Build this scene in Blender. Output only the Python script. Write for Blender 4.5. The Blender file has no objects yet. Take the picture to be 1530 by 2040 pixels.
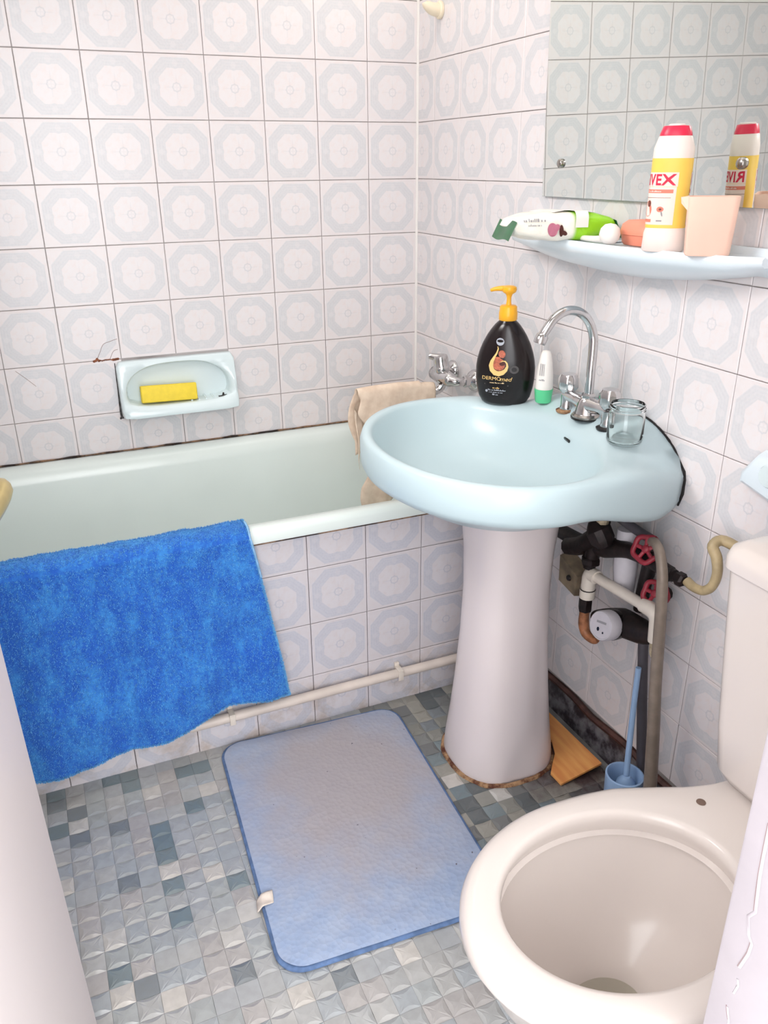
import bpy, bmesh, math, random
from mathutils import Vector, Matrix, noise
random.seed(7)
PI = math.pi
scn = bpy.context.scene
COL = scn.collection

# ------------------------------------------------------------------ camera
right = Vector((0.91884463, -0.39454042, -0.00789968))
down = Vector((-0.16279699, -0.36075016, -0.91834441))
fwd = Vector((0.35947418, 0.84510188, -0.39570334))
cam_data = bpy.data.cameras.new('camera')
cam = bpy.data.objects.new('camera', cam_data)
COL.objects.link(cam)
rot = Matrix((right, -down, -fwd)).transposed()
cam.matrix_world = Matrix.Translation((-1.1133, -2.3434, 1.33454)) @ rot.to_4x4()
cam_data.sensor_fit = 'HORIZONTAL'
cam_data.sensor_width = 36.0
cam_data.lens = 1615.29 / 1530 * 36.0
cam_data.clip_start = 0.02
scn.camera = cam

# ------------------------------------------------------------------ world, lights, exposure
world = bpy.data.worlds.new('world')
scn.world = world
world.use_nodes = True
world.node_tree.nodes['Background'].inputs[0].default_value = (0.97, 0.975, 1.0, 1)
world.node_tree.nodes['Background'].inputs[1].default_value = 4.9


def area(name, loc, target, size, power, color):
    d = bpy.data.lights.new(name, 'AREA')
    d.shape = 'DISK'
    d.size = size
    d.energy = power
    d.color = color
    o = bpy.data.objects.new(name, d)
    o.location = loc
    o.rotation_euler = (Vector(target) - Vector(loc)).to_track_quat('-Z', 'Y').to_euler()
    COL.objects.link(o)
    return o


area('ceiling_lamp_light', (-0.62, -1.05, 2.46), (-0.62, -1.05, 0), 1.2, 4.6, (1.0, 0.97, 0.95))
area('corridor_fill_light', (-1.0, -3.75, 1.7), (-0.7, -0.5, 0.9), 1.7, 17.0, (1.0, 0.985, 0.98))  # added fill behind the camera, shining in through the doorway
left_fill = area('left_fill_light', (-1.56, -1.05, 1.9), (-0.2, -1.02, 0.9), 0.7, 9.5, (1.0, 0.97, 0.955))  # added fill to brighten the right wall, no lamp known there
left_fill.data.spread = math.radians(115)
pl = bpy.data.lights.new('wall_lamp_light', 'POINT')
pl.energy = 1.7
pl.color = (1.0, 0.93, 0.84)
pl.shadow_soft_size = 0.05
plo = bpy.data.objects.new('wall_lamp_light', pl)
plo.location = (-0.25, -0.24, 2.00)
COL.objects.link(plo)

scn.view_settings.view_transform = 'Standard'
scn.view_settings.look = 'None'
scn.view_settings.gamma = 1.0
scn.view_settings.use_curve_mapping = False
scn.view_settings.exposure = 0.0


# ------------------------------------------------------------------ materials
def lin(c):
    return c / 12.92 if c <= 0.04045 else ((c + 0.055) / 1.055) ** 2.4


def rgb(r, g, b):
    return (lin(r / 255), lin(g / 255), lin(b / 255), 1.0)


class N:
    """tiny node-tree builder"""

    def __init__(s, name):
        s.m = bpy.data.materials.new(name)
        s.m.use_nodes = True
        s.t = s.m.node_tree
        s.b = s.t.nodes['Principled BSDF']

    def n(s, typ, **kw):
        x = s.t.nodes.new(typ)
        for k, v in kw.items():
            setattr(x, k, v)
        return x

    def l(s, a, b):
        s.t.links.new(a, b)

    def math(s, op, a, b=None, c=None, clamp=False):
        x = s.n('ShaderNodeMath', operation=op)
        x.use_clamp = clamp
        for i, v in enumerate((a, b, c)):
            if v is None:
                continue
            if isinstance(v, (int, float)):
                x.inputs[i].default_value = v
            else:
                s.l(v, x.inputs[i])
        return x.outputs[0]

    def mix(s, fac, a, b, blend='MIX'):
        x = s.n('ShaderNodeMix', data_type='RGBA', blend_type=blend)
        for i, v in ((0, fac), (6, a), (7, b)):
            if isinstance(v, (int, float, tuple)):
                x.inputs[i].default_value = v
            else:
                s.l(v, x.inputs[i])
        return x.outputs[2]

    def coord(s, kind='Object'):
        return s.n('ShaderNodeTexCoord').outputs[kind]

    def noise(s, vec, scale, detail=3.0, rough=0.5, out=0):
        x = s.n('ShaderNodeTexNoise')
        x.inputs['Scale'].default_value = scale
        x.inputs['Detail'].default_value = detail
        x.inputs['Roughness'].default_value = rough
        if vec is not None:
            s.l(vec, x.inputs['Vector'])
        return x.outputs[out]

    def ramp(s, fac, lo, hi):
        x = s.n('ShaderNodeMapRange')
        x.interpolation_type = 'SMOOTHSTEP'
        x.inputs[1].default_value = lo
        x.inputs[2].default_value = hi
        s.l(fac, x.inputs[0])
        return x.outputs[0]

    def bump(s, h, strength=0.2, dist=0.001):
        x = s.n('ShaderNodeBump')
        x.inputs['Strength'].default_value = strength
        x.inputs['Distance'].default_value = dist
        s.l(h, x.inputs['Height'])
        s.l(x.outputs[0], s.b.inputs['Normal'])

    def set(s, color=None, rough=None, metal=None, **kw):
        if color is not None:
            if isinstance(color, tuple):
                s.b.inputs['Base Color'].default_value = color
            else:
                s.l(color, s.b.inputs['Base Color'])
        if rough is not None:
            if isinstance(rough, (int, float)):
                s.b.inputs['Roughness'].default_value = rough
            else:
                s.l(rough, s.b.inputs['Roughness'])
        if metal is not None:
            s.b.inputs['Metallic'].default_value = metal
        for k, v in kw.items():
            s.b.inputs[k].default_value = v
        return s.m


def plain(name, c, rough=0.4, metal=0.0, var=0.04, scale=30.0, bump=0.0, coat=0.0):
    """solid colour with faint procedural mottling"""
    k = N(name)
    f = k.noise(k.coord(), scale)
    dark = tuple(max(0, x * (1 - var * 3)) for x in c[:3]) + (1,)
    k.set(k.mix(k.ramp(f, 0.3, 0.75), dark, c), rough, metal)
    if coat:
        k.b.inputs['Coat Weight'].default_value = coat
    if bump:
        k.bump(f, bump, 0.001)
    return k.m


def tile_material(name, base, pink, ring, ring2, dirt=0.0):
    k = N(name)
    co = k.coord()
    sep = k.n('ShaderNodeSeparateXYZ')
    k.l(co, sep.inputs[0])
    ax = k.math('ABSOLUTE', sep.outputs[0])
    ay = k.math('ABSOLUTE', sep.outputs[1])
    mx = k.math('MAXIMUM', ax, ay)
    sm = k.math('MULTIPLY', k.math('ADD', ax, ay), 0.67)
    octo = k.math('MAXIMUM', mx, sm)
    oi = k.n('ShaderNodeObjectInfo').outputs['Random']
    r = k.math('SQRT', k.math('ADD', k.math('MULTIPLY', sep.outputs[0], sep.outputs[0]), k.math('MULTIPLY', sep.outputs[1], sep.outputs[1])))
    ang = k.math('ARCTAN2', sep.outputs[1], sep.outputs[0])
    nz = k.noise(co, 90.0, 4)
    # ring between the two octagons
    outer = k.math('SUBTRACT', 1.0, k.ramp(octo, 0.0655, 0.0685))
    lobe = k.math('MULTIPLY', k.math('SUBTRACT', 1.0, k.ramp(k.math('MINIMUM', ax, ay), 0.0, 0.008)), 0.0022)
    inn_m = k.math('ADD', k.math('MAXIMUM', mx, k.math('MULTIPLY', k.math('ADD', ax, ay), 0.675)), lobe)
    inner = k.ramp(inn_m, 0.0420, 0.0450)
    ringmask = k.math('MULTIPLY', outer, inner)
    strokes = k.noise(co, 220.0, 2)
    lines = k.math('SINE', k.math('MULTIPLY', octo, 900.0))
    rc = k.mix(k.math('MULTIPLY', k.ramp(strokes, 0.35, 0.7), 0.6), ring, ring2)
    # pale dots in the middle of each side of the ring
    d1 = k.math('SQRT', k.math('ADD', k.math('POWER', k.math('SUBTRACT', mx, 0.0545), 2.0), k.math('POWER', k.math('MINIMUM', ax, ay), 2.0)))
    dot = k.math('MULTIPLY', k.math('SUBTRACT', 1.0, k.ramp(d1, 0.0055, 0.0085)), 0.32)
    body = k.mix(k.ramp(nz, 0.4, 0.75), base, pink)
    col = k.mix(k.math('MULTIPLY', ringmask, k.math('ADD', 0.74, k.math('MULTIPLY', lines, 0.08))), body, rc)
    col = k.mix(k.math('MULTIPLY', dot, ringmask), col, base)
    # pale border line round the ring
    # rosette
    ro = k.math('SUBTRACT', 1.0, k.ramp(k.math('ABSOLUTE', k.math('SUBTRACT', r, k.math('ADD', 0.0098, k.math('MULTIPLY', k.math('COSINE', k.math('MULTIPLY', ang, 8.0)), 0.0006)))), 0.0008, 0.0024))
    col = k.mix(k.math('MULTIPLY', ro, 0.6), col, ring2)
    pet = k.math('MULTIPLY', k.math('SUBTRACT', 1.0, k.ramp(k.math('MINIMUM', ax, ay), 0.0002, 0.0022)), k.math('SUBTRACT', 1.0, k.ramp(r, 0.022, 0.034)))
    col = k.mix(k.math('MULTIPLY', pet, 0.22), col, ring2)
    # corner triangles in pink
    cor = k.ramp(octo, 0.068, 0.071)
    col = k.mix(k.math('MULTIPLY', cor, 0.35), col, pink)
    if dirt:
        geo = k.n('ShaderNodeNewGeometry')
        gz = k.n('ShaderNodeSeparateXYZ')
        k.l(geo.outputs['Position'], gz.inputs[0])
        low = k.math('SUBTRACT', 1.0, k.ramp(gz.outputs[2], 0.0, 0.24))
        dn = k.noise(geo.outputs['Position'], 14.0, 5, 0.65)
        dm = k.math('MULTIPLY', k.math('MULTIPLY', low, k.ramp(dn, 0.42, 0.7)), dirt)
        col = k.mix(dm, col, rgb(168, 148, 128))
    col = k.mix(k.math('MULTIPLY', oi, 0.05), col, ring2)
    k.bump(nz, 0.04, 0.001)
    return k.set(col, 0.27)


M = {}
M['tile'] = tile_material('wall_tile_glaze', rgb(229, 224, 225), rgb(229, 220, 219), rgb(210, 211, 214), rgb(202, 202, 206))
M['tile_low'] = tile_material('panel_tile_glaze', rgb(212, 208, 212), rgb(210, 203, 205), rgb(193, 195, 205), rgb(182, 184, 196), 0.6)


def grout_material(name, light, dark, lo, hi):
    k = N(name)
    g = k.n('ShaderNodeNewGeometry').outputs['Position']
    f = k.noise(g, 5.0, 5, 0.6)
    return k.set(k.mix(k.ramp(f, lo, hi), light, dark), 0.85)


M['grout'] = grout_material('wall_grout', rgb(198, 191, 189), rgb(128, 118, 114), 0.45, 0.75)
M['grout_dark'] = grout_material('panel_grout', rgb(120, 108, 106), rgb(62, 52, 54), 0.3, 0.65)
M['plaster'] = plain('white_plaster', rgb(240, 236, 232), 0.8, 0, 0.02, 12, 0.1)
M['paint'] = plain('gloss_door_paint', rgb(226, 216, 214), 0.45, 0, 0.012, 3, 0.02)
M['paint_frame'] = plain('old_frame_paint', rgb(190, 183, 188), 0.55, 0, 0.02, 20, 0.08)
M['ceramic_blue'] = plain('pale_blue_ceramic', rgb(191, 211, 216), 0.34, 0, 0.012, 4, 0, 0.08)
M['ceramic_shelf'] = plain('pale_blue_shelf_ceramic', rgb(226, 238, 245), 0.28, 0, 0.012, 4, 0, 0.3)
M['ceramic_dish'] = plain('pale_mint_dish_ceramic', rgb(222, 236, 238), 0.22, 0, 0.02, 6, 0, 0.4)
M['enamel'] = plain('mint_bath_enamel', rgb(226, 236, 232), 0.26, 0, 0.02, 3, 0, 0.2)
M['porcelain'] = plain('white_porcelain', rgb(222, 213, 207), 0.2, 0, 0.01, 3, 0, 0.15)
M['pedestal'] = plain('pedestal_porcelain', rgb(222, 212, 212), 0.28, 0, 0.01, 3, 0, 0.2)
M['chrome'] = plain('chrome', rgb(208, 206, 206), 0.12, 1.0, 0.03, 60)
M['chrome_dull'] = plain('dull_chrome', rgb(176, 170, 164), 0.25, 1.0, 0.1, 80)
M['black'] = plain('black_plastic', rgb(22, 18, 18), 0.25, 0, 0.1, 50)
M['bottle_black'] = plain('dark_bottle_plastic', rgb(20, 8, 10), 0.22, 0, 0.05, 20)
M['grey_rubber'] = plain('dark_grey_pipe_plastic', rgb(78, 74, 80), 0.5, 0, 0.06, 30)
M['iron'] = plain('dirty_black_iron', rgb(38, 24, 24), 0.5, 0.3, 0.25, 90, 0.5)
M['mold'] = None
M['gold'] = plain('brass_handle', rgb(196, 178, 124), 0.3, 0.7, 0.05, 40)
M['ivory'] = plain('ivory_plastic', rgb(240, 226, 200), 0.4, 0, 0.02, 20)
M['pvc'] = plain('white_pvc', rgb(228, 218, 206), 0.35, 0, 0.04, 20)
M['pipe_paint'] = plain('cream_painted_pipe', rgb(222, 210, 200), 0.4, 0, 0.05, 14)
M['yellow'] = plain('yellow_sponge_soap', rgb(244, 216, 62), 0.6, 0, 0.03, 60, 0.2)
M['pump'] = plain('orange_yellow_plastic', rgb(246, 176, 38), 0.3, 0, 0.02, 20)
M['green'] = plain('mint_green_plastic', rgb(94, 206, 146), 0.35, 0, 0.03, 20)
M['white_pl'] = plain('white_plastic', rgb(238, 232, 226), 0.35, 0, 0.01, 20)
M['white_soft'] = plain('soft_white_plastic', rgb(240, 224, 216), 0.4, 0, 0.01, 20)
M['red_cap'] = plain('crimson_plastic', rgb(230, 40, 76), 0.35, 0, 0.02, 20)
M['red_text'] = plain('crimson_print', rgb(214, 24, 66), 0.5)
M['label_yellow'] = plain('yellow_label', rgb(250, 206, 92), 0.45, 0, 0.02, 20)
M['label_pink'] = plain('pale_pink_label', rgb(246, 222, 212), 0.45, 0, 0.02, 20)
M['label_red'] = plain('coral_print', rgb(232, 130, 108), 0.5)
M['label_brown'] = plain('brown_print', rgb(120, 62, 48), 0.5)
M['grey_print'] = plain('grey_print', rgb(150, 148, 152), 0.5)
M['gold_print'] = plain('gold_print', rgb(238, 200, 128), 0.45)
M['cream_print'] = plain('cream_print', rgb(240, 214, 168), 0.45)
M['skin_print'] = plain('salmon_print', rgb(206, 112, 84), 0.45, 0, 0.15, 200)
M['hair_print'] = plain('dark_brown_print', rgb(80, 30, 22), 0.5)
M['silver_print'] = plain('silver_print', rgb(176, 180, 190), 0.4)
M['dim_print'] = plain('dim_grey_print', rgb(74, 70, 70), 0.5)
M['peach'] = plain('peach_plastic', rgb(252, 210, 190), 0.55, 0, 0.02, 14)
M['coral'] = plain('coral_plastic', rgb(238, 148, 122), 0.45, 0, 0.03, 14)
M['brush_blue'] = plain('light_blue_plastic', rgb(150, 180, 216), 0.4, 0, 0.03, 20)
M['deep_blue'] = plain('deep_blue_plastic', rgb(32, 52, 104), 0.5, 0, 0.05, 20)
M['red_wheel'] = plain('faded_red_valve_paint', rgb(158, 42, 58), 0.45, 0, 0.12, 60)
M['black_seal'] = plain('blackened_sealant', rgb(34, 30, 30), 0.8, 0, 0.2, 60)
M['dish_shadow'] = plain('dish_shadow_grey', rgb(96, 92, 92), 0.8, 0, 0.3, 90)
M['copper'] = plain('stained_copper', rgb(196, 130, 90), 0.45, 0.2, 0.2, 50)
M['meter_grey'] = plain('light_grey_meter_plastic', rgb(196, 192, 198), 0.45, 0, 0.03, 40)
M['tan_hose'] = plain('tan_hose_rubber', rgb(186, 166, 128), 0.45, 0, 0.1, 40)
M['rust_bright'] = plain('rust_run', rgb(158, 96, 66), 0.8, 0, 0.2, 90)
M['crack_brown'] = plain('crack_dirt', rgb(150, 126, 118), 0.8)
M['strip'] = plain('reddish_brown_strip', rgb(92, 58, 50), 0.6, 0, 0.2, 40, 0.4)
M['wood_tan'] = plain('tan_wood', rgb(160, 136, 108), 0.6, 0, 0.12, 30)
M['cardboard'] = plain('stained_card', rgb(150, 132, 108), 0.7, 0, 0.2, 20)
M['tag'] = plain('white_fabric_tag', rgb(232, 220, 208), 0.8, 0, 0.06, 60, 0.3)
M['grout_white'] = plain('crumbling_mortar', rgb(206, 188, 158), 0.8, 0, 0.2, 60, 0.6)
M['crackline'] = plain('jamb_crack_grey', rgb(150, 130, 130), 0.8)  # grey lines along the jamb cracks

k = N('black_mold_sealant')
g = k.n('ShaderNodeNewGeometry').outputs['Position']
M['mold'] = k.set(k.mix(k.ramp(k.noise(g, 18, 5, 0.7), 0.42, 0.62), rgb(34, 24, 20), rgb(140, 110, 84)), 0.8)

k = N('rust_stain')
g = k.n('ShaderNodeNewGeometry').outputs['Position']
f1 = k.noise(g, 26, 5, 0.7)
M['rust'] = k.set(k.mix(k.ramp(f1, 0.40, 0.62), rgb(84, 40, 24), rgb(176, 140, 104)), 0.8)

k = N('orange_varnished_board')
c = k.coord()
mp = k.n('ShaderNodeMapping')
mp.inputs['Scale'].default_value = (60, 6, 6)
k.l(c, mp.inputs[0])
M['board'] = k.set(k.mix(k.ramp(k.noise(mp.outputs[0], 1.0, 4), 0.3, 0.75), rgb(206, 132, 74), rgb(226, 164, 96)), 0.4)

k = N('clear_glass')
M['glass'] = k.set((0.97, 0.99, 0.98, 1), 0.03)
k.b.inputs['Transmission Weight'].default_value = 1.0
k.b.inputs['IOR'].default_value = 1.35

k = N('toilet_water')
M['water'] = k.set((0.95, 0.94, 0.86, 1), 0.02)
k.b.inputs['Transmission Weight'].default_value = 0.9
k.b.inputs['IOR'].default_value = 1.33

k = N('mirror_silver')
M['mirror'] = k.set(rgb(232, 238, 234), 0.01, 1.0)
M['mirror_edge'] = plain('mirror_glass_edge', rgb(150, 164, 160), 0.2)

# towel: light pile where the nap lies over, deep blue in the hollows
def towel_mat(name, lift, tip=False):
    k = N(name)
    g = k.coord()
    mp = k.n('ShaderNodeMapping')
    mp.inputs['Scale'].default_value = (26, 26, 11)
    k.l(g, mp.inputs[0])
    f = k.noise(mp.outputs[0], 1.0, 5, 0.7)
    f2 = k.noise(g, 120.0, 3, 0.6)
    s = k.math('ADD', k.math('MULTIPLY', f, 0.65), k.math('MULTIPLY', f2, 0.35))
    col = k.mix(k.ramp(s, 0.40 - lift, 0.70 - lift), rgb(22, 86, 186), rgb(60, 142, 214))
    if tip:
        at = k.n('ShaderNodeAttribute')
        at.attribute_name = 'tip'
        col = k.mix(k.math('MULTIPLY', at.outputs['Fac'], 0.9), col, rgb(128, 208, 248))
    k.set(col, 0.9)
    k.b.inputs['Sheen Weight'].default_value = 1.0
    k.b.inputs['Sheen Tint'].default_value = rgb(140, 216, 250)
    k.bump(f2, 0.6, 0.004)
    return k.m


M['towel'] = towel_mat('blue_terry', 0.0)
M['pile'] = towel_mat('blue_terry_pile', 0.0, True)
M['towel_hem'] = plain('pale_blue_hem', rgb(150, 196, 236), 0.8, 0, 0.1, 80)

k = N('beige_cotton')
g = k.coord()
f = k.noise(g, 40, 4)
w = k.n('ShaderNodeTexWave')
w.inputs['Scale'].default_value = 160
w.inputs['Distortion'].default_value = 2
k.l(g, w.inputs[0])
M['cloth'] = k.set(k.mix(k.ramp(f, 0.3, 0.7), rgb(220, 197, 175), rgb(236, 216, 195)), 0.9)
k.bump(w.outputs['Fac'], 0.12, 0.001)

# bath mat: pale blue with a big worn brownish patch and specks
k = N('bath_mat_fabric')
g = k.coord()
sp = k.n('ShaderNodeSeparateXYZ')
k.l(g, sp.inputs[0])
dx = k.math('MULTIPLY', k.math('SUBTRACT', sp.outputs[0], 0.03), 4.3)
dy = k.math('MULTIPLY', k.math('SUBTRACT', sp.outputs[1], 0.10), 3.6)
dd = k.math('SQRT', k.math('ADD', k.math('MULTIPLY', dx, dx), k.math('MULTIPLY', dy, dy)))
dd = k.math('ADD', dd, k.math('MULTIPLY', k.math('SUBTRACT', k.noise(g, 9, 5, 0.6), 0.5), 1.2))
worn = k.math('SUBTRACT', 1.0, k.ramp(dd, 0.35, 1.6))
col = k.mix(k.ramp(k.noise(g, 30, 4, 0.6), 0.35, 0.7), rgb(152, 170, 200), rgb(164, 178, 202))
col = k.mix(k.math('MULTIPLY', worn, 0.85), col, rgb(172, 162, 160))
col = k.mix(k.ramp(k.noise(g, 70, 2, 0.5), 0.74, 0.78), col, rgb(96, 92, 100))
vo = k.n('ShaderNodeTexVoronoi')
vo.inputs['Scale'].default_value = 95
k.l(g, vo.inputs['Vector'])
k.bump(vo.outputs['Distance'], 0.3, 0.0035)
M['mat'] = k.set(col, 0.95)
M['mat_edge'] = plain('mat_blue_binding', rgb(100, 128, 172), 0.9, 0, 0.12, 60, 0.4)

# floor mosaic
def floor_mat(name, per_object):
    k = N(name)
    if per_object:
        c = k.n('ShaderNodeObjectInfo').outputs['Color']
    else:
        a = k.n('ShaderNodeVertexColor')
        a.layer_name = 'tone'
        c = a.outputs['Color']
    g = k.n('ShaderNodeNewGeometry').outputs['Position']
    f = k.noise(g, 60, 4)
    col = k.mix(k.math('MULTIPLY', k.ramp(f, 0.3, 0.75), 0.18), c, rgb(120, 118, 112))
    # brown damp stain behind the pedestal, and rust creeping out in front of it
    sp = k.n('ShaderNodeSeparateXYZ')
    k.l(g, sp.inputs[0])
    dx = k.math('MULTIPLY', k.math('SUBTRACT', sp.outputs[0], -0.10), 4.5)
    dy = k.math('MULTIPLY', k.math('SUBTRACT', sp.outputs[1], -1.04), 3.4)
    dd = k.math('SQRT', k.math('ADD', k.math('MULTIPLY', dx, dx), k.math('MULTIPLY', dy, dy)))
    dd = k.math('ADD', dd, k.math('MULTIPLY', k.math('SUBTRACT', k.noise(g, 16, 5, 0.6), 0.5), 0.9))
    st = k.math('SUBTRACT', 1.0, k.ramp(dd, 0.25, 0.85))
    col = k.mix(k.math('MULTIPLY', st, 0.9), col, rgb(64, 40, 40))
    return k.set(col, 0.17)


M['floor_tile'] = floor_mat('mosaic_floor', True)
M['floor_stuff'] = floor_mat('mosaic_floor_far', False)
M['floor_base'] = plain('grey_floor_bed', rgb(140, 140, 138), 0.7, 0, 0.08, 30)
k = N('dark_linoleum_upstand')
g = k.n('ShaderNodeNewGeometry').outputs['Position']
M['upstand'] = k.set(k.mix(k.ramp(k.noise(g, 24, 5, 0.6), 0.38, 0.66), rgb(48, 40, 46), rgb(120, 118, 122)), 0.25)

# wipes pack print: white left end, green right end, pink flower
k = N('wipes_film')
g = k.coord()
sp = k.n('ShaderNodeSeparateXYZ')
k.l(g, sp.inputs[0])
xx = k.math('ADD', sp.outputs[0], k.math('MULTIPLY', sp.outputs[1], 0.25))
gr = k.ramp(xx, 0.000, 0.012)
col = k.mix(gr, rgb(242, 238, 226), rgb(150, 212, 40))
M['wipes'] = k.set(col, 0.25)
k.bump(k.noise(g, 26, 4, 0.6), 0.5, 0.006)
M['wipes_seal'] = plain('dark_green_film', rgb(30, 104, 58), 0.3, 0, 0.1, 60)
M['wipes_print'] = plain('rose_print', rgb(196, 118, 140), 0.4)


# ------------------------------------------------------------------ mesh helpers
class MB:
    def __init__(s):
        s.v, s.f = [], []

    def add(s, vs, fs):
        o = len(s.v)
        s.v += [tuple(v) for v in vs]
        s.f += [tuple(i + o for i in f) for f in fs]
        return s

    def loft(s, rings, closed=True, cap0=True, cap1=True):
        n = len(rings[0])
        o = len(s.v)
        for r in rings:
            s.v += [tuple(p) for p in r]
        for a in range(len(rings) - 1):
            for i in range(n if closed else n - 1):
                j = (i + 1) % n
                s.f.append((o + a * n + i, o + a * n + j, o + (a + 1) * n + j, o + (a + 1) * n + i))
        if cap0:
            s.f.append(tuple(o + i for i in reversed(range(n))))
        if cap1:
            s.f.append(tuple(o + (len(rings) - 1) * n + i for i in range(n)))
        return s

    def lathe(s, prof, seg=24, loc=(0, 0, 0), axis=(0, 0, 1), cap0=True, cap1=True):
        q = Vector((0, 0, 1)).rotation_difference(Vector(axis).normalized())
        L = Vector(loc)
        rings = []
        for r, z in prof:
            rings.append([L + q @ Vector((r * math.cos(2 * PI * i / seg), r * math.sin(2 * PI * i / seg), z)) for i in range(seg)])
        return s.loft(rings, True, cap0, cap1)

    def tube(s, pts, r, seg=12, smooth=6, cap=True):
        P = [Vector(p) for p in pts]
        rad = list(r) if isinstance(r, (list, tuple)) else [r] * len(P)
        if smooth and len(P) > 2:
            Q, R = [], []
            for i in range(len(P) - 1):
                p0, p1, p2, p3 = P[max(i - 1, 0)], P[i], P[i + 1], P[min(i + 2, len(P) - 1)]
                for j in range(smooth):
                    t = j / smooth
                    Q.append(0.5 * (2 * p1 + (p2 - p0) * t + (2 * p0 - 5 * p1 + 4 * p2 - p3) * t * t + (3 * p1 - p0 - 3 * p2 + p3) * t ** 3))
                    R.append(rad[i] + (rad[i + 1] - rad[i]) * t)
            Q.append(P[-1])
            R.append(rad[-1])
            P, rad = Q, R
        rings = []
        up = None
        for i, p in enumerate(P):
            t = (P[min(i + 1, len(P) - 1)] - P[max(i - 1, 0)]).normalized()
            if up is None:
                up = t.orthogonal().normalized()
            up = (up - t * up.dot(t)).normalized()
            w = t.cross(up)
            rings.append([p + (up * math.cos(2 * PI * a / seg) + w * math.sin(2 * PI * a / seg)) * rad[i] for a in range(seg)])
        return s.loft(rings, True, cap, cap)

    def box(s, lo, hi, bev=0.0, seg=2, mat=None):
        bm = bmesh.new()
        bmesh.ops.create_cube(bm, size=1)
        c = [(a + b) / 2 for a, b in zip(lo, hi)]
        d = [abs(b - a) for a, b in zip(lo, hi)]
        for v in bm.verts:
            v.co = Vector([c[i] + v.co[i] * d[i] for i in range(3)])
        if bev:
            bmesh.ops.bevel(bm, geom=bm.edges[:], offset=bev, segments=seg, profile=0.5, affect='EDGES')
        if mat:
            bmesh.ops.transform(bm, matrix=mat, verts=bm.verts)
        bm.verts.index_update()
        s.add([v.co for v in bm.verts], [[v.index for v in f.verts] for f in bm.faces])
        bm.free()
        return s

    def grid(s, fn, nu, nv):
        vs = [fn(i / nu, j / nv) for j in range(nv + 1) for i in range(nu + 1)]
        fs = [(j * (nu + 1) + i, j * (nu + 1) + i + 1, (j + 1) * (nu + 1) + i + 1, (j + 1) * (nu + 1) + i) for j in range(nv) for i in range(nu)]
        return s.add(vs, fs)

    def mesh(s, name, mat, smooth=40):
        m = bpy.data.meshes.new(name)
        m.from_pydata(s.v, [], s.f)
        bm = bmesh.new()
        bm.from_mesh(m)
        bmesh.ops.recalc_face_normals(bm, faces=bm.faces)
        bm.to_mesh(m)
        bm.free()
        if mat:
            m.materials.append(mat)
        if smooth:
            m.shade_smooth()
            if smooth < 180:
                m.set_sharp_from_angle(angle=math.radians(smooth))
        return m

    def obj(s, name, mat, parent=None, smooth=40):
        o = link(name, s.mesh(name, mat, smooth), parent)
        return o


def link(name, data, parent=None):
    o = bpy.data.objects.new(name, data)
    COL.objects.link(o)
    if parent:
        o.parent = parent
        o.matrix_parent_inverse = Matrix.Translation(parent.location).inverted() if False else Matrix.Identity(4)
    return o


def tag(o, label, cat, group=None):
    o['label'] = label
    o['category'] = cat
    if group:
        o['group'] = group
    return o


def thing(name, label, cat, loc=(0, 0, 0), rz=0.0, group=None):
    o = link(name, None)
    o.location = loc
    o.rotation_euler = (0, 0, rz)
    o.empty_display_size = 0.05
    return tag(o, label, cat, group)


def struct(o):
    o['kind'] = 'structure'
    return o


def sstep(a, b, x):
    t = min(1, max(0, (x - a) / (b - a)))
    return t * t * (3 - 2 * t)


def text_verts(body, size, shear=0.0, spacing=1.0, bold=0.0):
    cu = bpy.data.curves.new('t', 'FONT')
    cu.body = body
    cu.size = size
    cu.shear = shear
    cu.space_character = spacing
    cu.offset = bold
    cu.align_x = 'CENTER'
    cu.resolution_u = 3
    o = bpy.data.objects.new('t', cu)
    COL.objects.link(o)
    bpy.context.view_layer.update()
    dg = bpy.context.evaluated_depsgraph_get()
    me = bpy.data.meshes.new_from_object(o.evaluated_get(dg))
    vs = [v.co.copy() for v in me.vertices]
    fs = [list(p.vertices) for p in me.polygons]
    bpy.data.objects.remove(o)
    bpy.data.curves.remove(cu)
    bpy.data.meshes.remove(me)
    return vs, fs


# ------------------------------------------------------------------ room shell
XL, YF, ZC = -1.62, -1.955, 2.5


def slab(name, lo, hi, mat):
    return struct(MB().box(lo, hi).obj(name, mat, None, 0))


TILE_T = 0.006
slab('ceiling', (XL - 0.1, -4.2, ZC), (0.1, 0.1, ZC + 0.1), M['plaster'])
wb_ = MB()
wb_.box((XL - 0.1, 0.006, 0), (-0.912, 0.1, ZC))
wb_.box((-0.606, 0.006, 0), (0.1, 0.1, ZC))
wb_.box((-0.912, 0.006, 0), (-0.606, 0.1, 0.695))
wb_.box((-0.912, 0.006, 0.832), (-0.606, 0.1, ZC))
wb_.box((-0.912, 0.085, 0.695), (-0.606, 0.1, 0.832))
wall_back = struct(wb_.obj('wall_back', M['grout'], None, 0))
wall_right = slab('wall_right', (0.006, -2.05, 0), (0.1, 0.006, ZC), M['grout'])
wall_left = slab('wall_left', (XL - 0.1, -2.05, 0), (XL - 0.006, 0.006, ZC), M['grout'])
# white painted plaster above the tiling
slab('trim_1', (XL - 0.006, 0.0, 1.741), (0.006, 0.006, ZC), M['plaster'])
slab('trim_2', (0.0, -1.955, 1.741), (0.006, 0.0, ZC), M['plaster'])
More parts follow.
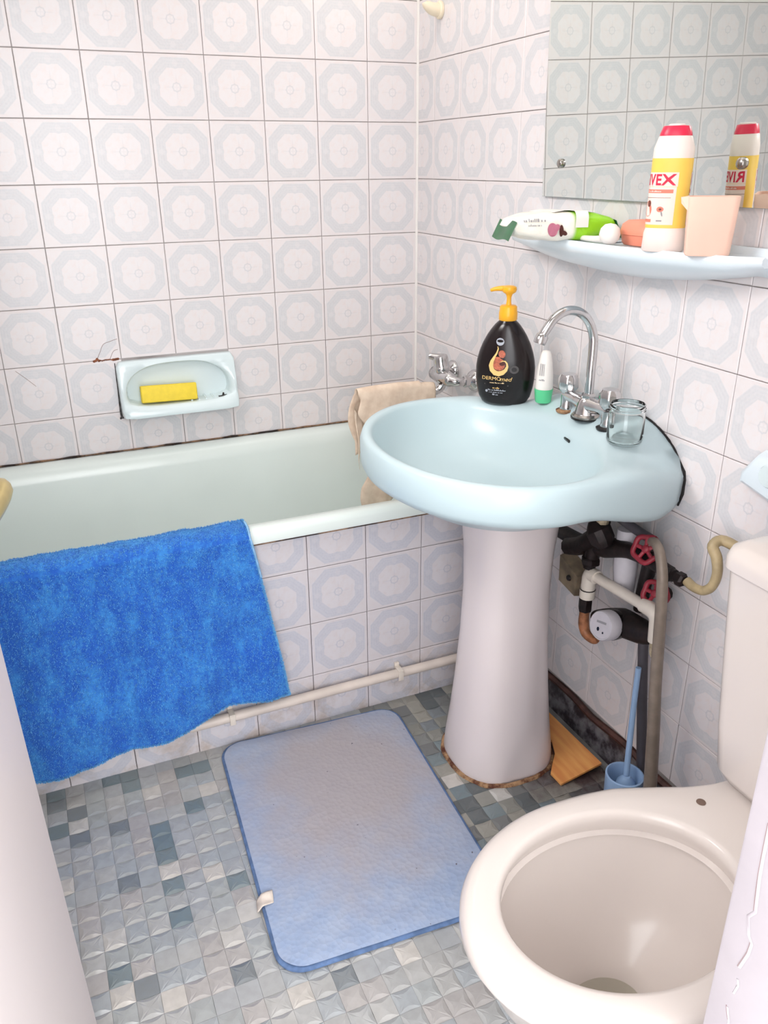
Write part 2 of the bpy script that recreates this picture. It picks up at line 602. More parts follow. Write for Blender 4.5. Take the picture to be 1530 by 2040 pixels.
# front wall with the doorway
wf = MB()
wf.box((XL - 0.006, -2.05, 0), (-1.335, YF, ZC))
wf.box((-0.52, -2.05, 0), (0.006, YF, ZC))
wf.box((-1.335, -2.05, 2.06), (-0.52, YF, ZC))
struct(wf.obj('wall_front', M['plaster'], None, 0))
fl = struct(MB().box((XL - 0.1, -2.05, -0.06), (0.1, 0.1, 0.0)).obj('floor', M['floor_base'], None, 0))
struct(MB().box((-2.2, -4.2, -0.06), (0.9, -2.05, 0.0)).obj('floor', M['floor_base'], None, 0))

TM = {}


def tile_mesh(x0, x1, y0, y1, mat, key):
    k_ = (round(x0, 4), round(x1, 4), round(y0, 4), round(y1, 4), key)
    if k_ in TM:
        return TM[k_]
    b = 0.0013
    a = [(x0, y0), (x1, y0), (x1, y1), (x0, y1)]
    c = [(x0 + b, y0 + b), (x1 - b, y0 + b), (x1 - b, y1 - b), (x0 + b, y1 - b)]
    mb = MB().loft([[(x, y, 0) for x, y in a], [(x, y, TILE_T - 0.001) for x, y in a], [(x, y, TILE_T) for x, y in c]])
    TM[k_] = mb.mesh('tile', mat, 0)
    return TM[k_]


G = 0.0008     # half joint


def frame(u, v, n):
    return Matrix((Vector(u), Vector(v), Vector(n))).transposed()


rows = []
for j in range(-1, 8):
    z1 = 1.59 - 0.15 * j
    z0 = z1 - 0.15
    lo = max(z0, 0.545)
    if z1 - lo > 0.01:
        rows.append((z1 - 0.075, lo, z1))
cols = []
x = 0.004
edges = [-0.003, -0.1547]
while edges[-1] > XL + 0.001:
    edges.append(max(edges[-1] - 0.15, XL))
for a, b in zip(edges[:-1], edges[1:]):
    c_ = a - 0.075 if a < -0.01 else -0.0797
    cols.append((c_, b, a))
skip = set()
for iu, (uc, u0, u1) in enumerate(cols):
    for iv, (vc, v0, v1) in enumerate(rows):
        if -0.9 < uc < -0.61 and 0.68 < vc < 0.85:
            skip.add((iu, iv))

def wall_tiles(parent, n_off, normal, udir, us, vs, mat, key, skip=()):
    # local tile axes: X = horizontal along udir (made right-handed), Y = up, Z = normal
    u = Vector(udir)
    if u.cross(Vector((0, 0, 1))).dot(Vector(normal)) < 0:
        flip = -1
    else:
        flip = 1
    R = frame(u * flip, (0, 0, 1), normal)
    for iu, (uc, u0, u1) in enumerate(us):
        for iv, (vc, v0, v1) in enumerate(vs):
            if (iu, iv) in skip:
                continue
            a, b = (u0 - uc) * flip, (u1 - uc) * flip
            a, b = min(a, b), max(a, b)
            me = tile_mesh(a + G, b - G, v0 - vc + G, v1 - vc - G, mat, key)
            o = link('tile', me, parent)
            j = Matrix.Rotation(random.gauss(0, 0.0022), 4, 'X') @ Matrix.Rotation(random.gauss(0, 0.0022), 4, 'Y')
            o.matrix_local = Matrix.Translation(Vector(n_off) + u * uc + Vector((0, 0, vc))) @ R.to_4x4() @ j


wall_tiles(wall_back, (0, 0.006, 0), (0, -1, 0), (1, 0, 0), cols, rows, M['tile'], 'b', skip)
rrows = []
for j in range(-1, 10):
    z1 = 1.59 - 0.15 * j
    rrows.append((z1 - 0.075, z1 - 0.15, z1))
redges = [-0.0005, -0.1039]
while redges[-1] > YF + 0.01:
    redges.append(max(redges[-1] - 0.15, YF))
rcols = []
for i, (a, b) in enumerate(zip(redges[:-1], redges[1:])):
    rcols.append((-0.1039 + 0.075 if i == 0 else a - 0.075, b, a))
wall_tiles(wall_right, (0.006, 0, 0), (-1, 0, 0), (0, 1, 0), rcols, rrows, M['tile'], 'b')
lcols = [c for c in rcols if c[2] > -1.4]
wall_tiles(wall_left, (XL - 0.006, 0, 0), (1, 0, 0), (0, 1, 0), lcols, [r for r in rows], M['tile'], 'b')

# cracks in two tiles beside the soap dish, rust run in the joint
cr = MB()
for pts in ([(-0.969, 0.844), (-0.957, 0.866), (-0.947, 0.884), (-0.930, 0.890), (-0.909, 0.896)], [(-0.934, 0.844), (-0.923, 0.863), (-0.911, 0.867)],
            [(-1.178, 0.833), (-1.155, 0.810), (-1.134, 0.787)]):
    cr.tube([(x_, -0.0001, z_) for x_, z_ in pts], 0.0006, 5, 3)
cr.obj('crack', M['crack_brown'], wall_back)
cr = MB()
for i in range(16):
    x_ = -0.977 + i * 0.0042
    w_ = 0.0022 if 3 < i < 12 else 0.0038
    cr.lathe([(w_, 0), (w_ * 0.7, 0.0007)], 8, (x_, -0.0002, 0.8405 + random.uniform(-0.001, 0.001) + (0.004 if i == 2 else 0)), (0, -1, 0))
cr.obj('rust_stain', M['rust_bright'], wall_back)

# floor mosaic -------------------------------------------------------
PITCH, FX, FY = 0.0408, -1.018, -1.049
DARK = {(-1, 3), (-5, 4), (-5, 6), (-3, 4), (-1, 1), (-3, 0), (-1, -1), (-1, -3), (-6, 5), (1, 4), (-6, 8), (-2, 8), (-3, 8), (-2, 7), (2, -2), (-1, 2),
        (-4, -5), (-3, -6), (1, -7), (17, 6), (16, 5), (16, 3), (16, -3), (15, -1), (2, 7), (1, 7), (-6, 7), (5, -9), (14, 6), (15, 2), (14, -5), (18, 4),
        (19, -4), (22, -5), (20, 2)}
LIGHT = {(-5, 5), (-3, 0), (-1, 6), (-1, 0), (2, 5), (-6, 1), (-4, -6), (-2, -7), (1, -5), (1, -1), (-4, -3), (2, -4), (3, -9), (8, -9), (15, 0), (17, -2), (14, 3)}


def mosaic_geo(arcs, rot=0):
    h, r_ = PITCH / 2 - 0.0002, 0.0
    zt, ze, zc = 0.0046, 0.0020, 0.0038
    top, vs, fs = [], [], []
    for k_ in range(4):
        a = Matrix.Rotation(k_ * PI / 2, 2)
        deep = 0.0086 if arcs[k_] else 0.0012
        n = 4 if arcs[k_] else 1
        for i in range(n):
            t = i / n
            x_ = -h + 2 * h * t
            y_ = -h + deep * math.sin(PI * t)
            p = a @ Vector((x_, y_))
            top.append((p.x, p.y, zc if i == 0 else zt))
    c = len(top)
    vs = top + [(0, 0, zt)]
    for i in range(c):
        fs.append((i, (i + 1) % c, c))
    i = 0
    for k_ in range(4):
        n = 4 if arcs[k_] else 1
        a = Matrix.Rotation(k_ * PI / 2, 2)
        ids = [(i + q) % c for q in range(n + 1)]
        if arcs[k_]:
            p = a @ Vector((0, -h))
            m = len(vs)
            vs.append((p.x, p.y, ze))
            for q in range(n):
                fs.append((ids[q + 1], ids[q], m))
            p0, p1 = vs[ids[0]], vs[ids[-1]]
            b0 = len(vs)
            vs += [(p0[0], p0[1], 0), (p.x, p.y, 0), (p1[0], p1[1], 0)]
            fs += [(ids[0], b0, b0 + 1, m), (m, b0 + 1, b0 + 2, ids[-1])]
        else:
            b0 = len(vs)
            p0, p1 = vs[ids[0]], vs[ids[-1]]
            vs += [(p0[0], p0[1], 0), (p1[0], p1[1], 0)]
            fs.append((ids[0], b0, b0 + 1, ids[1]))
        i += n
    return vs, fs


GEO = [mosaic_geo(a) for a in ((1, 1, 1, 1), (1, 0, 1, 0), (0, 1, 0, 1), (1, 1, 0, 1), (1, 0, 1, 1), (0, 0, 0, 0))]
GM = []
for vs, fs in GEO:
    GM.append(MB().add(vs, fs).mesh('mosaic_tile', M['floor_tile'], 9))


def tone(i, j):
    rr = random.Random(i * 977 + j * 131)
    if (i, j) in DARK:
        q = rr.choice(((118, 130, 134), (122, 128, 132), (112, 126, 132)))
    elif (i, j) in LIGHT:
        q = rr.choice(((190, 186, 180), (186, 184, 180)))
    else:
        q = rr.choice(((164, 166, 166), (167, 168, 167), (161, 164, 166), (170, 170, 168), (160, 164, 164), (157, 162, 165), (168, 165, 163)))
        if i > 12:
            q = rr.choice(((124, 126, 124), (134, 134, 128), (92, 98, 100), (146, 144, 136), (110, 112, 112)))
    e = rr.uniform(-3, 3)
    return rgb(*(min(235, c_ * 1.05 + e) for c_ in q))


cells = []
for i in range(-16, 25):
    for j in range(-23, 9):
        cx, cy = FX + (i + 0.5) * PITCH, FY + (j + 0.5) * PITCH
        if cx < XL + 0.02 or cx > -0.02 or cy > -0.70 or cy < YF - 0.09:
            continue
        hid = (-0.86 < cx < -0.44 and -1.34 < cy < -0.72) or (cx > -0.68 and cy < -1.52) or cx < -1.23 or cy < -1.45
        hid = hid or (-0.33 < cx < -0.14 and -1.06 < cy < -0.88)
        d = (Vector((cx, cy, 0)) - cam.location).length + (5 if hid else 0)
        cells.append((d, i, j, cx, cy))
cells.sort()
ALLM = MB()
tones = []
for n_, (d, i, j, cx, cy) in enumerate(cells):
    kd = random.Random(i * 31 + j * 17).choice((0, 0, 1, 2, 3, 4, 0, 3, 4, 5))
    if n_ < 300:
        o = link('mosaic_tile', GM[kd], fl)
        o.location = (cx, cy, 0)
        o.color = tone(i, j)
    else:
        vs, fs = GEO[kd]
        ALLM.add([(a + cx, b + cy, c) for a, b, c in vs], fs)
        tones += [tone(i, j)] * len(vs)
me = bpy.data.meshes.new('mosaic_tiles')
me.from_pydata(ALLM.v, [], ALLM.f)
ca = me.color_attributes.new('tone', 'FLOAT_COLOR', 'POINT')
for i, c in enumerate(tones):
    ca.data[i].color = c
me.materials.append(M['floor_stuff'])
bm = bmesh.new(); bm.from_mesh(me); bmesh.ops.recalc_face_normals(bm, faces=bm.faces); bm.to_mesh(me); bm.free()
me.shade_smooth(); me.set_sharp_from_angle(angle=math.radians(9))
o = link('mosaic_tiles', me, fl)
o['kind'] = 'stuff'

# linoleum upstand with a brown strip along the right wall
bb = struct(MB().loft([[(-0.001, y_, 0.0), (-0.016, y_, 0.0), (-0.012, y_, 0.03), (-0.004, y_, 0.076), (-0.001, y_, 0.076)] for y_ in (-1.95, -1.6, -1.3, -1.0, -0.69)]).obj('baseboard_right', M['upstand'], None, 30))
pts = [(-0.006 - 0.003 * math.sin(y_ * 23), y_, 0.080 + 0.003 * math.sin(y_ * 31)) for y_ in [-1.95 + i * 0.07 for i in range(19)]]
MB().tube(pts, 0.0085, 6, 2).obj('wood_strip', M['strip'], bb)

# ------------------------------------------------------------------ door and frame
door = struct(thing('door_1', 'x', 'x', (-1.300, -1.955, 0.0)))
del door['label'], door['category']
hx, hy = -1.1985 + 1.300, -1.375 + 1.955
L_ = math.hypot(hx, hy)
door.rotation_euler = (-0.020, 0, math.atan2(hy, hx))
MB().box((0.0, 0.0, 0.008), (L_, 0.038, 2.02), 0.003, 2).obj('door_leaf', M['paint'], door)
hd = MB()
hd.tube([(L_ - 0.065, 0.0, 1.02), (L_ - 0.065, -0.048, 1.02), (L_ - 0.075, -0.058, 1.02), (L_ - 0.12, -0.060, 1.018), (L_ - 0.18, -0.057, 1.015)], [0.010, 0.010, 0.013, 0.011, 0.009], 12, 5)
hd.box((L_ - 0.085, -0.004, 0.91), (L_ - 0.045, 0.0, 1.09), 0.0015)
hd.obj('door_handle', M['gold'], door)

struct(MB().tube([(-0.0015, -0.0015, 0.577), (-0.0015, -0.0015, 1.741)], 0.0045, 10, 0).obj('trim_4', M['plaster']))
fr = MB()
fr.box((-0.583, -2.065, 0.0), (-0.520, -1.945, 2.10), 0.004)
fr.box((-1.345, -2.065, 2.03), (-0.583, -1.945, 2.10), 0.004)
fr.box((-1.345, -2.065, 0.0), (-1.302, -1.96, 2.03), 0.004)
frame_o = struct(fr.obj('trim_3', M['paint_frame']))


def flake(pts, w, lift):
    """a lifted lip of old paint along a crack on the jamb face"""
    mb = MB()
    x0 = -0.583
    a, b, c = [], [], []
    for (y_, z_) in pts:
        a.append((x0 - 0.0001, y_, z_))
        b.append((x0 - lift, y_ - w * 0.2, z_ - 0.001))
        c.append((x0 - 0.0002, y_ - w, z_))
    mb.loft([a, b, c], False, False, False)
    return mb


flake([(-1.967, 0.79), (-1.968, 0.755), (-1.969, 0.731), (-1.973, 0.689), (-1.967, 0.677), (-1.972, 0.658), (-1.977, 0.652), (-1.976, 0.637), (-1.970, 0.611)], 0.004, 0.0007).obj('paint_flake', M['paint_frame'], frame_o)
flake([(-1.972, 0.597), (-1.974, 0.590), (-1.971, 0.575)], 0.003, 0.0006).obj('paint_flake', M['paint_frame'], frame_o)
flake([(-1.968, 0.552), (-1.970, 0.545), (-1.973, 0.537), (-1.973, 0.52)], 0.003, 0.0006).obj('paint_flake', M['paint_frame'], frame_o)
ck = MB()
for pts in ([(-1.977, 0.652), (-1.976, 0.637), (-1.970, 0.611)], [(-1.968, 0.552), (-1.970, 0.545), (-1.973, 0.537)], [(-1.967, 0.79), (-1.969, 0.731), (-1.973, 0.689)]):
    ck.tube([(-0.5832, a, b) for a, b in pts], 0.0006, 5, 3)
ck.obj('crack', M['crackline'], frame_o)

# ------------------------------------------------------------------ bath
BY = -0.689
panel = thing('bath_apron', 'low wall of patterned tiles boxing in the bathtub front', 'low wall', (0, BY, 0))
MB().box((XL, 0.006, 0.0), (-0.001, 0.05, 0.54)).obj('backing', M['grout_dark'], panel, 0)
prow = [(0.0697, 0.002, 0.1447), (0.2197, 0.1447, 0.2947), (0.3697, 0.2947, 0.4447), (0.5197, 0.4447, 0.539)]
pe = [-0.758 + 0.15 * i for i in range(-6, 6)]
pcol = [((a + b) / 2, max(a, XL), min(b, -0.002)) for a, b in zip(pe[:-1], pe[1:])]
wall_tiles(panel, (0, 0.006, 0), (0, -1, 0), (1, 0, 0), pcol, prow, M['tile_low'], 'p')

tub = thing('bathtub', 'pale mint enamelled bathtub along the back wall', 'bathtub', (0, 0, 0))


def rrect(x0, x1, y0, y1, r, n=7):
    pts = []
    for cx, cy, a0 in ((x1 - r, y1 - r, 0), (x0 + r, y1 - r, PI / 2), (x0 + r, y0 + r, PI), (x1 - r, y0 + r, 1.5 * PI)):
        for i in range(n + 1):
            a = a0 + PI / 2 * i / n
            pts.append((cx + r * math.cos(a), cy + r * math.sin(a)))
    return pts


def ring(z, x0, x1, y0, y1, r):
    return [(a, b, z) for a, b in rrect(x0, x1, y0, y1, r)]


o0, o1, p0, p1 = XL + 0.002, -0.003, BY - 0.014, -0.003
MB().loft([
    ring(0.541, o0, o1, p0 + 0.004, p1, 0.012), ring(0.543, o0, o1, p0, p1, 0.012), ring(0.563, o0, o1, p0, p1, 0.012),
    ring(0.573, o0 + 0.004, o1 - 0.002, p0 + 0.006, p1, 0.014), ring(0.576, o0 + 0.02, o1 - 0.014, p0 + 0.02, p1 - 0.012, 0.03),
    ring(0.573, o0 + 0.05, o1 - 0.06, p0 + 0.045, p1 - 0.038, 0.09), ring(0.562, o0 + 0.06, o1 - 0.075, p0 + 0.054, p1 - 0.052, 0.11),
    ring(0.53, o0 + 0.07, o1 - 0.085, p0 + 0.060, p1 - 0.058, 0.12), ring(0.40, o0 + 0.11, o1 - 0.105, p0 + 0.075, p1 - 0.07, 0.13),
    ring(0.25, o0 + 0.20, o1 - 0.14, p0 + 0.10, p1 - 0.085, 0.14), ring(0.19, o0 + 0.28, o1 - 0.18, p0 + 0.14, p1 - 0.12, 0.14),
    ring(0.17, o0 + 0.36, o1 - 0.23, p0 + 0.19, p1 - 0.17, 0.12)], True, False, True).obj('tub_shell', M['enamel'], tub, 60)
sl = MB()
pts = []
for i in range(90):
    x_ = -0.01 - i * 0.0178
    pts.append((x_, -0.003, 0.5765 + 0.0012 * noise.noise((x_ * 30, 0, 0))))
rr_ = [0.0028 + 0.0022 * noise.noise((p[0] * 22, 3, 1)) for p in pts]
sl.tube(pts, [max(0.0008, r) for r in rr_], 6, 0)
sl.obj('sealant_or_shadow', M['mold'], tub)
sl = MB().tube([(-0.004 - i * 0.02, BY - 0.0135, 0.5405) for i in range(80)], 0.0014, 5, 0)
sl.obj('sealant_or_shadow', M['mold'], tub)

# ------------------------------------------------------------------ cream pipe along the bath panel with clips
pp = thing('wall_pipe', 'long cream pipe running along the foot of the bath panel', 'pipe', (0, BY - 0.02, 0.098))
MB().tube([(XL + 0.005, 0, -0.006), (-1.0, 0, -0.001), (-0.4, 0, 0.003), (-0.02, 0, 0.003)], 0.0125, 12, 8).obj('pipe', M['pipe_paint'], pp)
for x_, z_ in ((-0.826, 0.0), (-0.379, 0.003), (-1.28, -0.003)):
    cb = MB()
    cb.box((x_ - 0.007, -0.0155, z_ - 0.014), (x_ + 0.007, -0.012, z_ + 0.012), 0.001)
    cb.box((x_ - 0.007, -0.0155, z_ + 0.0118), (x_ + 0.007, 0.013, z_ + 0.0155), 0.001)
    cb.box((x_ - 0.006, 0.012, z_ + 0.004), (x_ + 0.006, 0.0195, z_ + 0.024), 0.001)
    cb.obj('pipe_clip', M['pvc'], pp)

# ------------------------------------------------------------------ blue towel over the tub edge
tw = thing('towel', 'bright blue fuzzy terry towel hanging over the bathtub rim', 'towel', (-1.0, BY - 0.02, 0.56))


def towel_pt(u, v):
    # u 0..1 right to left, v 0..1 from inside the tub, over the rim, down the panel
    ru = u
    xt = -0.748 - 0.60 * u
    # bottom outline
    zb = [(-0.686, 0.150), (-0.76, 0.150), (-0.83, 0.148), (-0.93, 0.118), (-1.03, 0.098), (-1.15, 0.085), (-1.40, 0.075)]
    xb = -0.688 - 0.66 * u
    for (xa, za), (xc, zc) in zip(zb[:-1], zb[1:]):
        if xc <= xb <= xa:
            zbot = za + (zc - za) * (xa - xb) / (xa - xc)
            break
    else:
        zbot = zb[-1][1]
    yin, yout = BY + 0.046, BY - 0.024
    ztop = 0.586
    if v < 0.22:
        t = v / 0.22
        return Vector((xt - 0.02 * (1 - t), yin + 0.004 + 0.006 * math.sin(u * 21), 0.44 + (0.566 - 0.44) * t))
    if v < 0.40:
        t = (v - 0.22) / 0.18
        a = PI * t
        cy, ry = (yin + yout) / 2, (yin - yout) / 2
        return Vector((xt, cy + ry * math.cos(a), 0.566 + (ztop - 0.566) * math.sin(a) ** 0.6))
    t = (v - 0.40) / 0.60
    s_ = sstep(0, 0.9, t)
    x_ = xt + (xb - xt) * (0.25 * t + 0.75 * t ** 0.8)
    z_ = 0.566 + (zbot - 0.566) * t
    fold = 0.020 * s_ * (0.5 + 0.5 * math.sin(u * 17.0 + 1.2 * math.sin(3 * t) + 0.6)) + 0.008 * s_ * (0.5 + 0.5 * math.sin(u * 34 - t * 2))
    clear = 0.012 * sstep(0.55, 0.8, t)
    return Vector((x_ + 0.006 * math.sin(u * 17) * s_, yout - 0.002 - fold - clear, z_))


def towel_surf(u, v):
    p = towel_pt(u, v)
    n = noise.noise(p * 13.0) * 0.0035 + noise.noise(p * 40.0) * 0.0022
    if v < 0.22:
        return p - tw.location + Vector((0, -abs(n), 0))
    if v < 0.4:
        return p - tw.location + Vector((0, 0, abs(n) * 1.5 + 0.004 * max(0, noise.noise((p.x * 14, 1, 5)))))
    return p - tw.location + Vector((0, -abs(n), 0))


MB().grid(towel_surf, 110, 120).obj('towel_cloth', M['towel'], tw, 180)
hem = [towel_surf(0.0, 0.3 + 0.7 * i / 60) + Vector((0.0005, -0.001, 0.002)) for i in range(61)]
MB().tube(hem[:22], 0.0025, 5, 0).obj('hem', M['towel_hem'], tw)
pile = MB()
tips = []
rp = random.Random(3)
for i in range(42000):
    u, v = rp.random(), 0.2 + 0.8 * rp.random()
    if i % 9 == 0:
        u = rp.random() * 0.008
    if i % 11 == 0:
        v = 1 - rp.random() * 0.006
    p = towel_surf(u, v)
    n = Vector((0, -1, 0.15)) if v > 0.4 else (Vector((0, -0.35, 1)) if v > 0.24 else Vector((0, 0.3, 1)))
    if u < 0.008:
        n += Vector((1.6, 0, 0))
    d = (n.normalized() + Vector((rp.gauss(0, 0.5), rp.gauss(0, 0.3), rp.gauss(-0.2, 0.5)))).normalized() * rp.uniform(0.003, 0.0062)
    w = Vector((rp.gauss(0, 1), rp.gauss(0, 0.3), rp.gauss(0, 1))).normalized() * 0.0011
    q0 = len(pile.v)
    pile.v += [tuple(p - w), tuple(p + w), tuple(p + d)]
    pile.f.append((q0, q0 + 1, q0 + 2))
    tips += [0.0, 0.0, 1.0]
pm = bpy.data.meshes.new('pile')
pm.from_pydata(pile.v, [], pile.f)
ta = pm.attributes.new('tip', 'FLOAT', 'POINT')
ta.data.foreach_set('value', tips)
pm.materials.append(M['pile'])
po = link('pile', pm, tw)
po['kind'] = 'stuff'

# ------------------------------------------------------------------ soap dish on the back wall
dish = thing('soap_dish', 'pale mint built-in ceramic soap dish on the back wall above the bathtub', 'soap dish', (-0.759, 0.0, 0.68))


def dish_ring(hw, z0, z1, r, yt, yb):
    pts = rrect(-hw, hw, z0, z1, r, 6)
    return [(a, yt + (yb - yt) * (1 - (b - z0) / (z1 - z0)), b) for a, b in pts]


def cav_ring(sc, y, zs=1.0, slope=0.030):
    out = []
    for i in range(96):
        a = 2 * PI * i / 96
        c, s = math.cos(a), math.sin(a)
        x_ = 0.150 * sc * math.copysign(abs(c) ** (2 / 2.7), c)
        if s > 0:
            z_ = 0.062 + 0.080 * sc * zs * s ** (2 / 2.3)
        else:
            z_ = 0.062 - 0.034 * sc * abs(s) ** (2 / 5)
        out.append((x_, y - slope * (1 - (z_ - 0.028) / 0.114), z_))
    return out


def star(pts, n=64, c=None):
    """resample a closed outline (x,y,z) by angle about its centre in xz"""
    P = [Vector(p) for p in pts]
    if c is None:
        c = Vector((0, 0, 0.07))
    out = []
    for i in range(n):
        a = 2 * PI * i / n
        d = (math.cos(a), math.sin(a))
        best = None
        for p, q in zip(P, P[1:] + P[:1]):
            ax_, az_ = p.x - c.x, p.z - c.z
            bx_, bz_ = q.x - p.x, q.z - p.z
            den = d[0] * bz_ - d[1] * bx_
            if abs(den) < 1e-12:
                continue
            t = (ax_ * bz_ - az_ * bx_) / den
            s_ = (ax_ * d[1] - az_ * d[0]) / den
            if t > 0 and -1e-6 <= s_ <= 1 + 1e-6:
                v = p.lerp(q, s_)
                if best is None or t > best[0]:
                    best = (t, v)
        out.append(best[1])
    return out


dr = [dish_ring(0.165, -0.002, 0.154, 0.012, 0.004, 0.004), dish_ring(0.165, -0.004, 0.154, 0.012, -0.012, -0.044),
      dish_ring(0.163, 0.0, 0.153, 0.012, -0.016, -0.058), dish_ring(0.157, 0.010, 0.150, 0.012, -0.018, -0.060),
      cav_ring(1.02, -0.0195), cav_ring(0.985, -0.016), cav_ring(0.965, 0.0, 0.98, 0.025), cav_ring(0.93, 0.030, 0.94, 0.015), cav_ring(0.86, 0.045, 0.9, 0.010), cav_ring(0.70, 0.052, 0.8, 0.0)]
dm = MB()
rings = [star(r) for r in dr]
n = 64
fin = rings[-1]
dm.loft(rings, True, True, True)
dm.obj('dish_body', M['ceramic_dish'], dish, 50)
rb = MB()
for i in range(5):
    x_ = 0.03 + i * 0.021
    rb.tube([(x_, 0.046, 0.085), (x_, 0.034, 0.052), (x_, 0.010, 0.034), (x_, -0.036, 0.0305)], 0.0032, 6, 4)
rb.obj('drain_rib', M['ceramic_dish'], dish)
sl = MB()
sl.tube([(-0.1655, -0.002, 0.15), (-0.1665, -0.002, 0.07), (-0.1665, -0.004, 0.0), (-0.155, -0.006, -0.005), (0.0, -0.006, -0.006), (0.155, -0.006, -0.005), (0.1655, -0.004, 0.002)], [0.001, 0.0016, 0.0030, 0.0030, 0.0024, 0.003, 0.0014], 6, 8)
sl.obj('sealant_or_shadow', M['dish_shadow'], dish)  # grey line painting the shadow beside the dish and under its lip
soap = MB().box((-0.078, -0.014, -0.024), (0.078, 0.014, 0.024), 0.004, 3)
so = soap.obj('soap_bar', M['yellow'])
so.location = (-0.790, -0.0240, 0.7370)
so.rotation_euler = (-0.22, 0.03, 0.0)
tag(so, 'yellow rectangular bar of soap in the mint soap dish', 'soap')
clip = thing('plastic_clip', 'small black plastic piece at the right end of the soap dish', 'clip', (-0.638, -0.036, 0.7125))
MB().box((-0.014, -0.004, -0.003), (0.014, 0.004, 0.003), 0.0012).obj('bar', M['black'], clip)
MB().tube([(0.0, 0, 0.002), (0.001, 0.001, 0.011)], [0.004, 0.002], 8, 0).obj('stem', M['black'], clip)
MB().tube([(-0.008, -0.003, 0.002), (0.010, -0.003, 0.004)], 0.0022, 6, 0).obj('stem', M['black'], clip)

# ------------------------------------------------------------------ bath mixer tap
bt = thing('bath_mixer_tap', 'chrome lever mixer tap on the right wall over the bathtub end', 'tap', (0.0, -0.335, 0.772))
for y_ in (-0.055, 0.075):
    e = MB().lathe([(0.031, 0.0), (0.031, 0.004), (0.026, 0.014), (0.015, 0.022), (0.015, 0.024)], 24, (-0.0005, y_, 0), (-1, 0, 0)).obj('escutcheon', M['chrome'], bt)
    MB().lathe([(0.0145, 0.022), (0.017, 0.024), (0.017, 0.036), (0.0145, 0.038)], 6, (0, y_, 0), (-1, 0, 0)).obj('nut', M['chrome'], e, 20)
    MB().tube([(-0.036, y_, 0), (-0.058, y_ * 0.95, 0.001), (-0.07, y_ * 0.7, 0.003)], [0.011, 0.013, 0.017], 14, 4).obj('inlet', M['chrome'], bt)
MB().lathe([(0.0, -0.052), (0.014, -0.05), (0.02, -0.04), (0.023, 0.0), (0.02, 0.055), (0.014, 0.064), (0.0, 0.066)], 24, (-0.07, 0.005, 0.004), (0, 1, 0), False, False).obj('body', M['chrome'], bt, 60)
lv = MB().lathe([(0.024, 0), (0.025, 0.008), (0.0235, 0.012), (0.022, 0.014), (0.022, 0.034), (0.019, 0.042), (0.0, 0.044)], 20, (-0.072, 0.012, 0.022), (-0.15, 0.0, 1), True, False).obj('handle', M['chrome'], bt)
MB().tube([(-0.07, 0.012, 0.054), (-0.088, 0.022, 0.058), (-0.104, 0.031, 0.062)], [0.014, 0.011, 0.0075], 10, 4).obj('lever', M['chrome'], bt)
MB().tube([(-0.072, 0.006, -0.012), (-0.078, 0.006, -0.026), (-0.10, 0.006, -0.036), (-0.18, 0.004, -0.030), (-0.27, 0.002, -0.020), (-0.30, 0.002, -0.022), (-0.312, 0.002, -0.034)], [0.012, 0.012, 0.0105, 0.0095, 0.0095, 0.0095, 0.0105], 14, 5).obj('spout', M['chrome'], bt)

# beige cloth hung on the spout
cl = thing('hanging_cloth', 'crumpled beige cotton cloth draped over the bath tap spout into the tub', 'cloth', (-0.2, -0.329, 0.745))


def cloth_pt(u, v):
    # u along spout (0 near wall .. 1 far end), v 0 front hem .. 1 back hem
    x_ = 0.100 - 0.235 * u
    zt = 0.016 + 0.012 * u * (1 - u) * 2 + (0.006 if u > 0.2 else 0)
    r = 0.0145
    if v < 0.62:
        t = v / 0.62
        dl = 0.335
        drop = dl * (1 - t)
        y_ = -r - 0.006 * (1 - t) - 0.012 * math.sin(u * 9 + 0.5) * (1 - t) ** 0.7 - 0.006 * math.sin(u * 21) * (1 - t)
        z_ = zt - r - drop
        # far edge swings in: narrow in the middle of the drop, wide again lower down
        e = sstep(0.55, 1.0, u)
        x_ += 0.055 * e * math.sin(PI * min(1, drop / 0.26)) - 0.035 * e * sstep(0.0, 0.05, drop) * (1 - sstep(0.05, 0.12, drop))
        x_ += 0.004 * math.sin(drop * 60) * e
        z_ += 0.03 * sstep(0.0, 0.35, u) * 0 - 0.012 * math.sin(u * 8 + 1) * (1 - t)
        return Vector((x_, y_, z_))
    if v < 0.74:
        a = PI * (v - 0.62) / 0.12
        return Vector((x_, -r * math.cos(a), zt - r + r * 1.15 * math.sin(a)))
    t = (v - 0.74) / 0.26
    e = sstep(0.5, 1, u)
    return Vector((x_ - 0.02 * e * math.sin(PI * min(1, t * 1.3)), r + 0.004 + 0.012 * t * (1 + math.sin(u * 11)), zt - r - (0.13 + 0.05 * u) * t))


def cloth_s(u, v):
    p = cloth_pt(u, v)
    return p + Vector((0, noise.noise(p * 24) * 0.004, noise.noise(p * 17 + Vector((5, 5, 5))) * 0.003))


co_ = MB().grid(cloth_s, 44, 80).obj('cloth_sheet', M['cloth'], cl, 180)
sd = co_.modifiers.new('thick', 'SOLIDIFY')
sd.thickness = 0.0016
# pinched tail at the far end
MB().grid(lambda u, v: Vector((-0.130 - 0.016 * (1 - v) * math.sin(u * 3) - 0.004 * v, -0.022 + 0.018 * u + 0.006 * math.sin(v * 9), -0.02 - 0.185 * v + 0.03 * (u - 0.5) * (1 - v))) + Vector((0.024 * (u - 0.5) * (1.2 - v), 0, 0)), 8, 30).obj('cloth_tail', M['cloth'], cl, 180)

# ------------------------------------------------------------------ washbasin
YC = -0.984
basin = thing('washbasin', 'large pale blue oval washbasin on the right wall', 'washbasin', (0, 0, 0))
CX = -0.305


